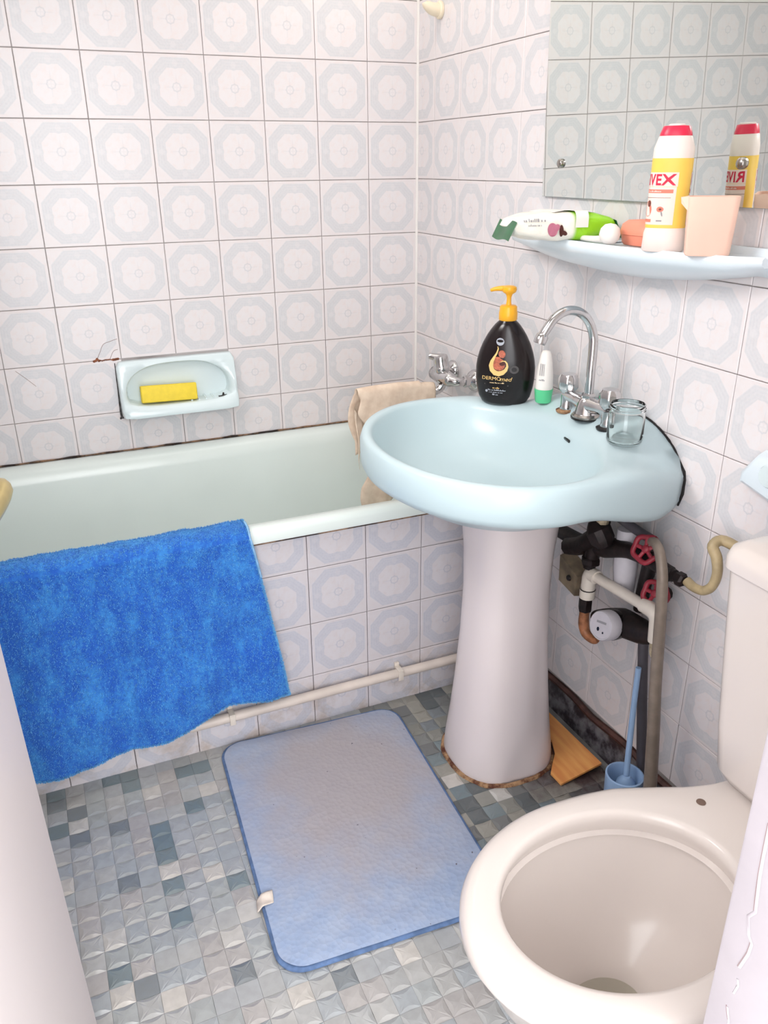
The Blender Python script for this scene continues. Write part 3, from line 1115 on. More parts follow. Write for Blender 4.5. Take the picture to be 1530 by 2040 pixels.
def outer_r(th):
    c, s = math.cos(th), math.sin(th)
    if c <= 0:
        return 1 / math.sqrt((c / 0.250) ** 2 + (s / 0.313) ** 2)
    r = 1 / math.sqrt((c / 0.4624) ** 2 + (s / 0.313) ** 2)
    lim = (-0.002 - CX) / c if c > 1e-6 else 1e9
    return min(r, lim)


def inner_r(th):
    c, s = math.cos(th), math.sin(th)
    return 1 / math.sqrt((c / (0.224 if c < 0 else 0.180)) ** 2 + (s / 0.281) ** 2)


NB = 120


def rear_lift(x, y):
    e = min(1.0, max(0.0, (abs(y - YC) - 0.085) / 0.150))
    return sstep(-0.20, 0.0, x) * (0.036 - 0.070 * e * e)


def b_ring(kind, a, z, lift=0.0, zb=None):
    out = []
    for i in range(NB):
        th = 2 * PI * i / NB
        ri, ro = inner_r(th), outer_r(th)
        ri = min(ri, ro - 0.02)
        r = ri * a if kind == 'i' else (ri + (ro - ri) * a if kind == 'm' else ro * a)
        x_, y_ = CX + r * math.cos(th), YC + r * math.sin(th)
        if kind == 'o' and math.cos(th) > 0:
            x_ = min(x_, -0.002)
            if CX + ro * math.cos(th) > -0.004:
                x_ = -0.002
        back = sstep(-0.28, -0.06, x_)
        zz = z if zb is None else z + (zb - z) * back
        out.append((x_, y_, zz + lift * rear_lift(x_, y_)))
    return out


MB().loft([b_ring('i', 0.10, 0.698), b_ring('i', 0.3, 0.701), b_ring('i', 0.55, 0.711), b_ring('i', 0.75, 0.733), b_ring('i', 0.88, 0.762), b_ring('i', 0.95, 0.788),
           b_ring('i', 0.985, 0.808), b_ring('m', 0.03, 0.8185, 0.2), b_ring('m', 0.14, 0.8245, 0.6), b_ring('m', 0.4, 0.8265, 1.0), b_ring('m', 0.75, 0.825, 1.0), b_ring('o', 0.985, 0.820, 1.0),
           b_ring('o', 1.0, 0.808, 1.0), b_ring('o', 1.0, 0.785, 0.7), b_ring('o', 0.995, 0.765, 0.0, 0.722), b_ring('o', 0.975, 0.754, 0.0, 0.705), b_ring('o', 0.92, 0.744, 0.0, 0.697),
           b_ring('o', 0.75, 0.722, 0.0, 0.69), b_ring('i', 0.72, 0.702), b_ring('i', 0.45, 0.686), b_ring('i', 0.2, 0.683)], True, True, True).obj('basin_bowl', M['ceramic_blue'], basin, 75)
# overflow slot and waste
th = math.radians(-9)
r = inner_r(th) * 0.972
ov = MB().box((-0.0025, -0.0125, -0.0035), (0.0025, 0.0125, 0.0035), 0.002, 2).obj('overflow_slot', M['black'], basin)
ov.location = (CX + r * math.cos(th), YC + r * math.sin(th), 0.8010)
ov.rotation_euler = (0, -0.35, th - 0.05)
MB().lathe([(0.0, 0.7025), (0.024, 0.7025), (0.03, 0.7015), (0.031, 0.6995)], 24, (CX, YC, 0), (0, 0, 1), False, False).obj('waste', M['chrome'], basin)
sl = MB()
pts = []
for i in range(30):
    y_ = -1.03 - 0.188 * i / 29
    pts.append((-0.0020, y_, 0.8215 + rear_lift(-0.002, y_) - 0.008 * sstep(0.75, 1.0, i / 29)))
pts += [(-0.0020, -1.2225, 0.765), (-0.0020, -1.222, 0.735), (-0.0020, -1.214, 0.708)]
sl.tube(pts, [0.0022 + 0.0014 * noise.noise((i * 0.7, 0, 0)) for i in range(len(pts))], 6, 0)
sl.obj('sealant_or_shadow', M['black_seal'], basin)

# pedestal
ped = thing('basin_pedestal', 'white porcelain pedestal standing under the blue washbasin', 'pedestal', (-0.235, -0.975, 0))
prof = [(0.0, 0.122, 0.120), (0.012, 0.124, 0.122), (0.05, 0.121, 0.119), (0.12, 0.113, 0.110), (0.22, 0.104, 0.100), (0.34, 0.096, 0.091), (0.46, 0.092, 0.086), (0.56, 0.094, 0.090), (0.63, 0.100, 0.098), (0.690, 0.104, 0.104)]
rings = []
for z_, a, b in prof:
    rg = []
    for i in range(48):
        t = 2 * PI * i / 48
        c, s = math.cos(t), math.sin(t)
        e = 2 / 2.5
        x_, y_ = a * math.copysign(abs(c) ** e, c), b * math.copysign(abs(s) ** e, s)
        # shallow flute on the near right side that sweeps forward at the foot
        ta = -1.15 + (-0.55) * (1 - sstep(0.0, 0.16, z_))
        d = (t - (2 * PI + ta) + PI) % (2 * PI) - PI
        k_ = 1 - 0.05 * math.exp(-(d / 0.22) ** 2) * (1 - sstep(0.3, 0.5, z_))
        rg.append((x_ * k_, y_ * k_, z_))
    rings.append(rg)
rr2 = []
for a, b in zip(rings[:-1], rings[1:]):
    for q in range(4):
        rr2.append([Vector(p).lerp(Vector(s), q / 4) for p, s in zip(a, b)])
rr2.append([Vector(p) for p in rings[-1]])
MB().loft(rr2).obj('column', M['pedestal'], ped, 60)
mr = MB()
pts, rd = [], []
for i in range(60):
    t = 2 * PI * i / 59
    c, s = math.cos(t), math.sin(t)
    e = 2 / 2.5
    jit = 1.03 + 0.035 * noise.noise((c * 3, s * 3, 0))
    pts.append((0.122 * jit * math.copysign(abs(c) ** e, c), 0.120 * jit * math.copysign(abs(s) ** e, s), 0.0045))
    rd.append(0.0065 + 0.003 * noise.noise((c * 5, s * 5, 2)))
mr.tube(pts, rd, 7, 0, False)
mr.obj('rusty_mortar', M['rust'], ped)

# ------------------------------------------------------------------ basin tap
ft = thing('basin_tap', 'chrome two-handle basin tap with swan neck spout', 'tap', (-0.0885, -1.0115, 0.8462))
MB().lathe([(0.030, -0.002), (0.030, 0.004), (0.026, 0.008)], 24).obj('base_ring', M['chrome_dull'], ft)
MB().lathe([(0.0285, -0.003), (0.0315, -0.003), (0.0315, 0.0005)], 24).obj('gasket', M['black'], ft)
bd = MB()
bd.tube([(0, 0, 0.006), (0, 0, 0.022), (0.002, 0, 0.036)], [0.025, 0.021, 0.017], 18, 4)
bd.tube([(0.0, -0.070, 0.030), (0.0, -0.04, 0.028), (0.0, 0.0, 0.026), (0.0, 0.04, 0.028), (0.0, 0.070, 0.030)], [0.012, 0.013, 0.018, 0.013, 0.012], 14, 4)
bd.obj('body', M['chrome'], ft, 60)
MB().lathe([(0.014, 0.03), (0.0155, 0.034), (0.0155, 0.046), (0.012, 0.05)], 6, (0.002, 0, 0)).obj('nut', M['chrome'], ft, 20)
sp_pts = [(0.002, 0, 0.045), (0.002, 0, 0.10), (0.002, 0, 0.15)]
for i in range(1, 9):
    a = PI * 0.82 * i / 8
    sp_pts.append((0.002 - 0.058 + 0.058 * math.cos(a) + 0.0, 0.010 * i / 8, 0.15 + 0.070 * math.sin(a)))
sp_pts.append((-0.1115, 0.012, 0.176))
MB().tube(sp_pts, 0.0092, 16, 5).obj('spout', M['chrome'], ft, 60)
MB().lathe([(0.0115, 0), (0.0125, 0.003), (0.0125, 0.016), (0.0105, 0.019)], 18, (-0.1185, 0.013, 0.1590), (0.40, 0, 0.9)).obj('aerator', M['chrome'], ft)
for y_ in (-0.070, 0.070):
    cb = MB().lathe([(0.0135, -0.006), (0.0145, 0.0), (0.0125, 0.006), (0.0125, 0.03)], 18, (0, y_, 0)).obj('valve_post', M['chrome'], ft)
    MB().lathe([(0.021, -0.008), (0.022, -0.004), (0.016, -0.001)], 20, (0, y_, 0)).obj('gasket', M['rust'] if y_ > 0 else M['black'], cb)
    kn = MB()
    rg = []
    for rr, zz in ((0.010, 0.032), (0.016, 0.038), (0.0205, 0.046), (0.0205, 0.066), (0.017, 0.073), (0.0165, 0.0745)):
        ringp = []
        for i in range(32):
            t = 2 * PI * i / 32
            w = 1 + (0.07 * math.cos(8 * t) if 0.04 < zz < 0.07 else 0)
            ringp.append((rr * w * math.cos(t), y_ + rr * w * math.sin(t), zz))
        rg.append(ringp)
    kn.loft(rg).obj('handle', M['chrome'], cb, 35)

# ------------------------------------------------------------------ dark lotion bottle with yellow pump
bo = thing('pump_bottle', 'dark brown lotion bottle with yellow pump on the washbasin rim', 'bottle', (-0.146, -0.780, 0.8240), 0.0)
bo.rotation_euler = (0, 0, math.radians(-38))
bo.scale = (1.0, 1.0, 0.885)
BP = [(0.0, 0.044, 0.024), (0.004, 0.050, 0.028), (0.02, 0.0585, 0.031), (0.045, 0.064, 0.033), (0.068, 0.0665, 0.034), (0.095, 0.0668, 0.034), (0.115, 0.0645, 0.0335), (0.135, 0.060, 0.0325), (0.155, 0.0535, 0.031), (0.175, 0.0445, 0.029), (0.190, 0.036, 0.0265), (0.204, 0.0265, 0.0225), (0.212, 0.0185, 0.018), (0.216, 0.017, 0.017)]


def bprof(z):
    for (z0, a0, b0), (z1, a1, b1) in zip(BP[:-1], BP[1:]):
        if z <= z1:
            t = (z - z0) / (z1 - z0)
            return a0 + (a1 - a0) * t, b0 + (b1 - b0) * t
    return BP[-1][1:]


rings = []
for i in range(45):
    z_ = 0.216 * i / 44 if i else 0.0
    a, b = bprof(z_)
    rings.append([(a * math.cos(2 * PI * q / 48), b * math.sin(2 * PI * q / 48), z_) for q in range(48)])
bo_body = MB().loft(rings).obj('bottle_body', M['bottle_black'], bo, 60)


def on_bottle(u, v, eps=0.0006):
    a, b = bprof(v)
    s = max(-0.98, min(0.98, u / a))
    return (u, -b * math.sqrt(1 - s * s) - eps, v)


def print_text(body, size, u, v, mat, parent, fn, shear=0.0, eps=0.0006, sp=1.0, name='lettering'):
    vs, fs = text_verts(body, size, shear, sp)
    mb = MB().add([fn(q.x + u, q.y + v, eps) for q in vs], fs)
    return mb.obj(name, mat, parent, 0)


def print_poly(pts, mat, parent, fn, eps=0.0005, name='print'):
    """thin printed area given by strips [(left),(right)] pairs"""
    a = [fn(p[0][0], p[0][1], eps) for p in pts]
    b = [fn(p[1][0], p[1][1], eps) for p in pts]
    return MB().loft([a, b], False, False, False).obj(name, mat, parent, 0)


def small_print(width, height, u, v, mat, parent, fn, eps=0.0007, seed=1):
    """a line of print too small to read: rows of short strokes"""
    rg = random.Random(seed)
    mb = MB()
    x_ = -width / 2
    while x_ < width / 2:
        w = height * rg.uniform(0.25, 0.6)
        h = height * rg.choice((0.6, 0.65, 1.0))
        mb.add([fn(u + a, v + b, eps) for a, b in ((x_, 0), (x_ + w, 0), (x_ + w, h), (x_, h))], [(0, 1, 2, 3)])
        x_ += w + height * rg.choice((0.22, 0.22, 0.6))
    return mb.obj('lettering', mat, parent, 0)


def blob(cx, cy, rx, ry, mat, parent, fn, eps=0.0007, ang=0.0, n=18):
    pts = []
    for i in range(n):
        t = 2 * PI * i / n
        x_, y_ = rx * math.cos(t), ry * math.sin(t)
        pts.append(fn(cx + x_ * math.cos(ang) - y_ * math.sin(ang), cy + x_ * math.sin(ang) + y_ * math.cos(ang), eps))
    return MB().add(pts, [tuple(range(n))]).obj('emblem', mat, parent, 0)


Q = 1.549e-4


def bu(x_, y_):
    return ((x_ - 540) * Q, (1940 - y_) * Q)


# golden drop outline: a tapering ribbon
spine = [(437, 955, 8), (448, 990, 16), (430, 1060, 22), (395, 1130, 34), (365, 1200, 50), (352, 1270, 64), (372, 1340, 72), (420, 1385, 84), (470, 1395, 84), (525, 1375, 72), (570, 1330, 52), (590, 1270, 32), (582, 1220, 24), (555, 1185, 20), (520, 1185, 14), (490, 1205, 8)]
strip = []
for i, (x_, y_, w_) in enumerate(spine):
    a = Vector(spine[max(0, i - 1)][:2])
    b = Vector(spine[min(len(spine) - 1, i + 1)][:2])
    t = (b - a).normalized()
    nrm = Vector((-t.y, t.x)) * w_ / 2
    strip.append((bu(x_ + nrm.x, y_ + nrm.y), bu(x_ - nrm.x, y_ - nrm.y)))
blob(*bu(470, 1245), 88 * Q, 100 * Q, M['skin_print'], bo_body, on_bottle, 0.0005)
blob(*bu(505, 1075), 50 * Q, 62 * Q, M['skin_print'], bo_body, on_bottle, 0.0006, 0.2)
blob(*bu(520, 1225), 48 * Q, 34 * Q, M['hair_print'], bo_body, on_bottle, 0.0008, 0.4)
blob(*bu(445, 1160), 50 * Q, 40 * Q, M['skin_print'], bo_body, on_bottle, 0.0007)
print_poly(strip, M['gold_print'], bo_body, on_bottle, 0.0010)
blob(*bu(470, 880), 58 * Q, 60 * Q, M['silver_print'], bo_body, on_bottle, 0.0005)
blob(*bu(470, 868), 46 * Q, 22 * Q, M['bottle_black'], bo_body, on_bottle, 0.0008)
blob(*bu(690, 1320), 66 * Q, 66 * Q, M['dim_print'], bo_body, on_bottle, 0.0005)
blob(*bu(690, 1320), 36 * Q, 36 * Q, M['bottle_black'], bo_body, on_bottle, 0.0008)
print_text('DERMO', 0.0128, *bu(365, 1508), M['gold_print'], bo_body, on_bottle)
print_text('med', 0.0150, *bu(572, 1514), M['gold_print'], bo_body, on_bottle, 0.3)
small_print(200 * Q, 0.0035, *bu(445, 1560), M['cream_print'], bo_body, on_bottle, 0.0007, 1)
print_poly([(bu(265, 1570), bu(262, 1592)), (bu(620, 1580), bu(618, 1602))], M['dim_print'], bo_body, on_bottle)
small_print(90 * Q, 0.0042, *bu(435, 1648), M['gold_print'], bo_body, on_bottle, 0.0007, 2)
small_print(260 * Q, 0.0038, *bu(450, 1686), M['silver_print'], bo_body, on_bottle, 0.0007, 3)
small_print(190 * Q, 0.0036, *bu(435, 1722), M['silver_print'], bo_body, on_bottle, 0.0007, 4)
small_print(80 * Q, 0.0040, *bu(430, 1762), M['silver_print'], bo_body, on_bottle, 0.0007, 5)
blob(*bu(300, 1698), 18 * Q, 22 * Q, M['silver_print'], bo_body, on_bottle)
pu = MB()
pu.lathe([(0.0185, 0.2125), (0.0205, 0.215), (0.0205, 0.232), (0.0195, 0.235), (0.019, 0.246), (0.016, 0.249), (0.007, 0.250)], 24)
pu.obj('collar', M['pump'], bo)
ph = MB().lathe([(0.0068, 0.248), (0.005, 0.258), (0.005, 0.268), (0.0075, 0.276), (0.0145, 0.281), (0.0165, 0.287), (0.0155, 0.293), (0.010, 0.296), (0.0, 0.2965)], 20, (0, 0, 0), (0, 0, 1), True, False)
ph.tube([(0.0, 0.0, 0.288), (-0.018, 0.0, 0.289), (-0.032, 0.0, 0.287), (-0.041, 0.0, 0.2835)], [0.009, 0.0065, 0.005, 0.0035], 10, 4)
ph.obj('pump_head', M['pump'], bo)

# ------------------------------------------------------------------ roll-on deodorant, upside down on its green cap
de = thing('roll_on_deodorant', 'white roll-on deodorant standing on its mint green cap by the dark bottle', 'deodorant', (-0.100, -0.8695, 0.8433))
MB().lathe([(0.0165, 0.0), (0.0175, 0.002), (0.0205, 0.028), (0.0205, 0.030)], 24).obj('cap', M['green'], de)
MB().lathe([(0.019, 0.0302), (0.0195, 0.034), (0.0185, 0.060), (0.0150, 0.088), (0.0115, 0.106), (0.0085, 0.113), (0.0, 0.115)], 24, (0, 0, 0), (0, 0, 1), True, False).obj('bottle_body', M['white_pl'], de, 60)


def on_de(u, v, eps):
    r = 0.0196 + eps - 0.0045 * max(0, (v - 0.035)) / 0.055
    a = u / 0.019 + math.radians(222)
    return (r * math.cos(a), r * math.sin(a), v)


for i, w in enumerate((0.0012, 0.0006, 0.0015, 0.0008, 0.0012)):
    x_ = -0.0085 + i * 0.0026
    print_poly([((x_, 0.062), (x_ + w, 0.062)), ((x_, 0.075), (x_ + w, 0.075)), ((x_, 0.088), (x_ + w, 0.088))], M['grey_print'], de, on_de, 0.0012)
small_print(0.012, 0.004, -0.002, 0.051, M['grey_print'], de, on_de, 0.001, 6)

# ------------------------------------------------------------------ glass jar
ja = thing('glass_jar', 'small empty clear glass jar on the right end of the washbasin', 'jar', (-0.102, -1.153, 0.8330))
MB().lathe([(0.0, 0.001), (0.028, 0.0), (0.033, 0.003), (0.0345, 0.010), (0.0345, 0.058), (0.032, 0.064), (0.0325, 0.066), (0.0345, 0.067), (0.0325, 0.0685), (0.0325, 0.071), (0.0345, 0.072), (0.0325, 0.0735), (0.033, 0.078), (0.0315, 0.0795), (0.0298, 0.078),
            (0.0298, 0.064), (0.0322, 0.056), (0.0322, 0.012), (0.028, 0.006), (0.0, 0.006)], 40, (0, 0, 0), (0, 0, 1), False, False).obj('jar_glass', M['glass'], ja, 60)

# ------------------------------------------------------------------ shelf
sh = thing('wall_shelf', 'pale blue ceramic shelf on the right wall under the mirror', 'shelf', (0, -0.99, 1.19))


def shelf_front(y):       # depth of the front edge at y from the centre
    t = abs(y) / 0.375
    if t >= 1:
        return 0.045
    return 0.052 + 0.078 * (1 - t ** 2.2) ** 0.8


ys = [-0.372 + 0.744 * i / 48 for i in range(49)]
rings = []
for y_ in ys:
    d = shelf_front(y_)
    e = sstep(0.0, 1.0, (0.372 - abs(y_)) / 0.05)
    belly = 0.030 + 0.034 * (1 - min(1, abs(y_) / 0.34) ** 2)
    zt = 0.0
    d *= 0.86 + 0.14 * e
    th_ = 0.014 + 0.006 * e
    rings.append([(-0.001, y_, zt + 0.012), (-0.010, y_, zt + 0.012), (-0.014, y_, zt), (-0.05 * d / 0.1, y_, zt - 0.001), (-d + 0.010, y_, zt), (-d + 0.004, y_, zt + 0.003), (-d, y_, zt - 0.001), (-d, y_, zt - 0.008), (-d + 0.006, y_, zt - th_), (-d * 0.55, y_, zt - th_ - (belly - th_) * 0.7 * e), (-0.02, y_, zt - belly), (-0.001, y_, zt - belly)])
MB().loft(rings).obj('shelf_board', M['ceramic_shelf'], sh, 50)

# ------------------------------------------------------------------ wipes pack
wp = thing('wet_wipes_pack', 'green and white soft pack of wet wipes at the left end of the shelf', 'wipes', (-0.128, -0.915, 1.1910), math.radians(-13))


def wipes_pt(u, v):
    # closed pillow: u along length, v around section
    x_ = -0.105 + 0.210 * u
    e = math.sin(PI * min(1, max(0, u))) ** 0.26 if 0 < u < 1 else 0
    hw = 0.046 + 0.003 * e
    hh = 0.0265 * e + 0.001
    t = 2 * PI * v
    c, s = math.cos(t), math.sin(t)
    y_ = hw * math.copysign(abs(c) ** 0.55, c)
    z_ = hh * math.copysign(abs(s) ** 0.6, s)
    n = noise.noise((x_ * 40, y_ * 40, z_ * 40)) * 0.003 * e
    return Vector((x_, y_ + n, max(0.0, 0.0265 + z_ + n)))


rings = [[wipes_pt(i / 40, j / 40) for j in range(40)] for i in range(41)]
MB().loft(rings).obj('pack', M['wipes'], wp, 180)
for sx in (-1, 1):
    MB().grid(lambda u, v: Vector((sx * (0.1005 + 0.016 * u), -0.053 + 0.106 * v, 0.037 - 0.034 * u + 0.002 * math.sin(v * 7))), 3, 28).obj('seal_end', M['wipes_seal'], wp, 180)
lb = MB()
lb.grid(lambda u, v: Vector((-0.035 + 0.085 * u + 0.03 * (v - 0.5), 0.028 - 0.060 * v, 0.0552 + 0.001 * math.sin(u * 5) - 0.010 * max(0, 0.25 - u))), 8, 8)
lb.grid(lambda u, v: Vector((0.018 + 0.026 * u, -0.030 - 0.021 * sstep(0, 0.6, v), 0.0555 - 0.030 * sstep(0.25, 1.0, v))), 6, 12)
lb.obj('flap', M['white_pl'], wp, 60)


def on_wp(u, v, eps):
    # front face print; u along length, v height
    uu = (u + 0.105) / 0.210
    # front face is the -y side
    e = math.sin(PI * uu) ** 0.26
    hw, hh = 0.046 + 0.003 * e, 0.0265 * e + 0.001
    s = max(-0.95, min(0.95, (v - 0.0265) / hh))
    c = math.sqrt(max(0.02, 1 - abs(s) ** (2 / 0.6 * 1.0)))
    return (u, -hw * c ** 0.55 - 0.0022 - eps, v)


blob(-0.028, 0.022, 0.010, 0.013, M['wipes_print'], wp, on_wp, 0.0005, 0.3)
blob(-0.020, 0.026, 0.007, 0.006, M['wipes_print'], wp, on_wp, 0.0006, 0.8)
blob(-0.010, 0.020, 0.0045, 0.011, M['hair_print'], wp, on_wp, 0.0006, 0.1)
blob(-0.004, 0.016, 0.007, 0.004, M['hair_print'], wp, on_wp, 0.0006, -0.5)
small_print(0.044, 0.006, -0.064, 0.037, M['grey_print'], wp, on_wp, 0.0006, 7)
small_print(0.026, 0.004, -0.064, 0.029, M['grey_print'], wp, on_wp, 0.0006, 8)

# ------------------------------------------------------------------ white wand with round end
wd = thing('round_ended_brush', 'white stick with a round ball end lying on the shelf beside the wipes', 'brush', (-0.112, -1.062, 1.1915))
MB().lathe([(0.0, 0.0), (0.010, 0.002), (0.017, 0.009), (0.0195, 0.0185), (0.017, 0.029), (0.010, 0.036), (0.0, 0.038)], 24, (0, 0, 0), (0, 0, 1), False, False).obj('ball_end', M['white_pl'], wd, 180)
MB().tube([(0.0, 0.012, 0.010), (0.006, 0.05, 0.0065), (0.012, 0.10, 0.005)], [0.008, 0.006, 0.0048], 10, 5).obj('stick', M['white_pl'], wd, 60)
cd = MB().box((-0.022, 0.012, 0.0), (0.020, 0.12, 0.003), 0.001).obj('comb_card', M['ceramic_shelf'])
cd.location = (-0.055, -1.03, 1.1905)
cd.rotation_euler = (0, 0, 0.12)
tag(cd, 'flat pale plastic strip lying on the shelf behind the white stick', 'strip')

# ------------------------------------------------------------------ coral soap box
sb = thing('coral_soap_box', 'coral pink oval soap box on the shelf behind the cleanser bottle', 'soap box', (-0.052, -1.085, 1.1905))


def oval(a, b, z, n_=40, e=0.75):
    return [(b * math.copysign(abs(math.cos(2 * PI * i / n_)) ** e, math.cos(2 * PI * i / n_)), a * math.copysign(abs(math.sin(2 * PI * i / n_)) ** e, math.sin(2 * PI * i / n_)), z) for i in range(n_)]


MB().loft([oval(0.040, 0.026, 0.0), oval(0.044, 0.029, 0.004), oval(0.047, 0.031, 0.018)]).obj('base', M['coral'], sb, 50)
MB().loft([oval(0.049, 0.033, 0.0185), oval(0.049, 0.033, 0.024), oval(0.046, 0.030, 0.036), oval(0.036, 0.022, 0.043), oval(0.015, 0.010, 0.0445)]).obj('lid', M['coral'], sb, 50)

# ------------------------------------------------------------------ powder cleanser bottle
rv = thing('cleanser_bottle', 'white and yellow cleanser bottle with a red cap standing on the shelf', 'bottle', (-0.092, -1.183, 1.1905), math.radians(-42))
rv.scale = (0.97, 0.97, 0.875)
RP = [(0.0, 0.034, 0.024), (0.003, 0.0365, 0.0265), (0.034, 0.0355, 0.0258), (0.042, 0.0335, 0.0240), (0.085, 0.0335, 0.0240), (0.150, 0.0335, 0.0240), (0.178, 0.0335, 0.0240), (0.186, 0.0332, 0.0240), (0.205, 0.0275, 0.0215), (0.2065, 0.0262, 0.0205)]


def rprof(z):
    for (z0, a0, b0), (z1, a1, b1) in zip(RP[:-1], RP[1:]):
        if z <= z1:
            t = (z - z0) / (z1 - z0)
            return a0 + (a1 - a0) * t, b0 + (b1 - b0) * t
    return RP[-1][1:]


def relp(a, b, z, n_=48, e=0.8):
    out = []
    for i in range(n_):
        c, s = math.cos(2 * PI * i / n_), math.sin(2 * PI * i / n_)
        out.append((a * math.copysign(abs(c) ** e, c), b * math.copysign(abs(s) ** e, s), z))
    return out


MB().loft([relp(a, b, z) for z, a, b in RP]).obj('bottle_body', M['white_soft'], rv, 45)
rv_body = rv.children[0]
MB().loft([relp(0.0265, 0.0207, 0.2066), relp(0.0262, 0.0206, 0.210), relp(0.0225, 0.0180, 0.2215), relp(0.0210, 0.0170, 0.2235)]).obj('cap', M['red_cap'], rv, 45)
MB().lathe([(0.014, 0.2236), (0.014, 0.2255), (0.012, 0.227)], 20).obj('cap_top', M['white_pl'], rv)


def on_rv(u, v, eps):
    a, b = rprof(v)
    # arc-length style wrap: u is distance along the front from the middle
    th_ = -PI / 2 + u / 0.0295
    c, s = math.cos(th_), math.sin(th_)
    e = 0.8
    return ((a + eps) * math.copysign(abs(c) ** e, c), (b + eps) * math.copysign(abs(s) ** e, s), v)


def wrap_patch(u0, u1, v0, v1, mat, eps=0.0005, nu=16, off=0.0, name='label'):
    return MB().grid(lambda u, v: on_rv(u0 + (u1 - u0) * u + off, v0 + (v1 - v0) * v, eps), nu, 2).obj(name, mat, rv_body, 60)


lab = MB().grid(lambda u, v: on_rv(0.1854 * u, 0.044 + 0.124 * v, 0.0004), 96, 4).obj('label', M['label_yellow'], rv_body, 60)
for off, fl_ in ((-0.022, 0), (0.071, 1)):
    wrap_patch(-0.034, 0.030, 0.050, 0.118, M['label_pink'], 0.0006, 16, off)
    wrap_patch(-0.034, 0.031, 0.1185, 0.1435, M['label_pink'], 0.0006, 16, off)
    vs, fs = text_verts('RIVEX', 0.0245, 0, 1.12, 0.0007)
    MB().add([on_rv(q.x * 0.82 + off - 0.002, q.y * 1.1 + 0.1215, 0.0010) for q in vs], fs).obj('lettering', M['red_text'], rv_body, 0)
    wrap_patch(-0.034, 0.026, 0.107, 0.1135, M['label_red'], 0.0009, 14, off, 'print')
    small_print(0.034, 0.0028, -0.004 + off, 0.1088, M['white_pl'], rv_body, on_rv, 0.0013, 9)
    wrap_patch(-0.034, 0.024, 0.0985, 0.0992, M['label_brown'], 0.0009, 12, off, 'print')
    fr_ = lambda u, v, eps, off=off: on_rv(u + off, v, eps)
    blob(-0.012, 0.078, 0.011, 0.014, M['label_red'], rv_body, fr_, 0.0009, 0.3)
    blob(-0.008, 0.088, 0.005, 0.006, M['label_brown'], rv_body, fr_, 0.0012)
    blob(0.014, 0.078, 0.0050, 0.0050, M['label_red'], rv_body, fr_, 0.0009)
    blob(0.0145, 0.078, 0.002, 0.002, M['label_brown'], rv_body, fr_, 0.0012)
    blob(0.017, 0.070, 0.0010, 0.005, M['grey_print'], rv_body, fr_, 0.0009, 0.2)
    wrap_patch(-0.030, 0.000, 0.0545, 0.060, M['label_red'], 0.0009, 8, off, 'print')
    wrap_patch(0.010, 0.018, 0.056, 0.0585, M['grey_print'], 0.0009, 4, off, 'print')

# ------------------------------------------------------------------ peach cup
pk = thing('peach_plastic_cup', 'peach plastic four-sided cup at the right end of the shelf', 'cup', (-0.078, -1.272, 1.1905), math.radians(-40))
pk.scale = (0.86, 0.86, 0.88)


def sq(a, b, z, r=0.012, ox=0.0):
    return [(x_ + ox, y_, z) for x_, y_ in rrect(-a, a, -b, b, r, 5)]


MB().loft([sq(0.038, 0.024, 0.0), sq(0.0405, 0.026, 0.003), sq(0.0455, 0.032, 0.103), sq(0.0430, 0.0295, 0.103), sq(0.038, 0.024, 0.004)], True, True, True).obj('cup_body', M['peach'], pk, 40)
MB().loft([[(-0.044, -0.020, 0.103), (-0.044, 0.020, 0.103), (-0.044, 0.020, 0.078), (-0.044, -0.020, 0.078)], [(-0.058, -0.010, 0.101), (-0.058, 0.010, 0.101), (-0.056, 0.010, 0.090), (-0.056, -0.010, 0.090)]]).obj('spout_lip', M['peach'], pk, 30)

# ------------------------------------------------------------------ mirror
nm = Vector((-1, 0.006, -0.0245)).normalized()
P0 = Vector((-0.0125, -1.03, 1.262))
ey = Vector((0, -1, 0)); ey = (ey - nm * ey.dot(nm)).normalized()
ez = nm.cross(ey).normalized()
if ez.z < 0:
    ez = -ez
mi = thing('wall_mirror', 'large frameless wall mirror above the pale blue shelf', 'mirror', P0)
MR = Matrix((ey, ez, nm)).transposed()
mi.rotation_euler = MR.to_euler() if MR.determinant() > 0 else Matrix((-ey, ez, nm)).transposed().to_euler()
sgn = 1 if MR.determinant() > 0 else -1
mw0, mw1 = -0.352, 0.36
a0, a1 = sorted((mw0 * sgn, mw1 * sgn))
MB().box((a0, 0, -0.004), (a1, 0.55, -0.0006)).obj('glass_edge', M['mirror_edge'], mi, 0)
MB().add([(a0 + 0.0006, 0.0006, 0), (a1 - 0.0006, 0.0006, 0), (a1 - 0.0006, 0.55, 0), (a0 + 0.0006, 0.55, 0)], [(0, 1, 2, 3)]).obj('mirror_face', M['mirror'], mi, 0)
for y_, z_ in ((-0.283, 0.068), (0.228, 0.067), (-0.283, 0.50), (0.228, 0.50)):
    MB().lathe([(0.0092, -0.010), (0.0092, 0.004), (0.0085, 0.0055), (0.006, 0.0072), (0.0, 0.0078)], 20, (y_ * sgn, z_, 0.0), (0, 0, 1), True, False).obj('mirror_clip', M['chrome_dull'], mi, 50)

# ------------------------------------------------------------------ ivory hook near the corner
hk = thing('wall_hook', 'ivory plastic line hook high on the right wall by the corner', 'hook', (0, -0.135, 1.700))
MB().lathe([(0.021, 0.0), (0.021, 0.006), (0.018, 0.009)], 24, (-0.0005, 0, 0), (-1, 0, 0)).obj('base_plate', M['ivory'], hk)
MB().tube([(-0.008, 0, 0.0), (-0.026, 0.0, 0.002), (-0.042, 0.0, 0.010), (-0.046, 0, 0.016)], [0.017, 0.015, 0.011, 0.008], 16, 4).obj('hook_arm', M['ivory'], hk, 60)

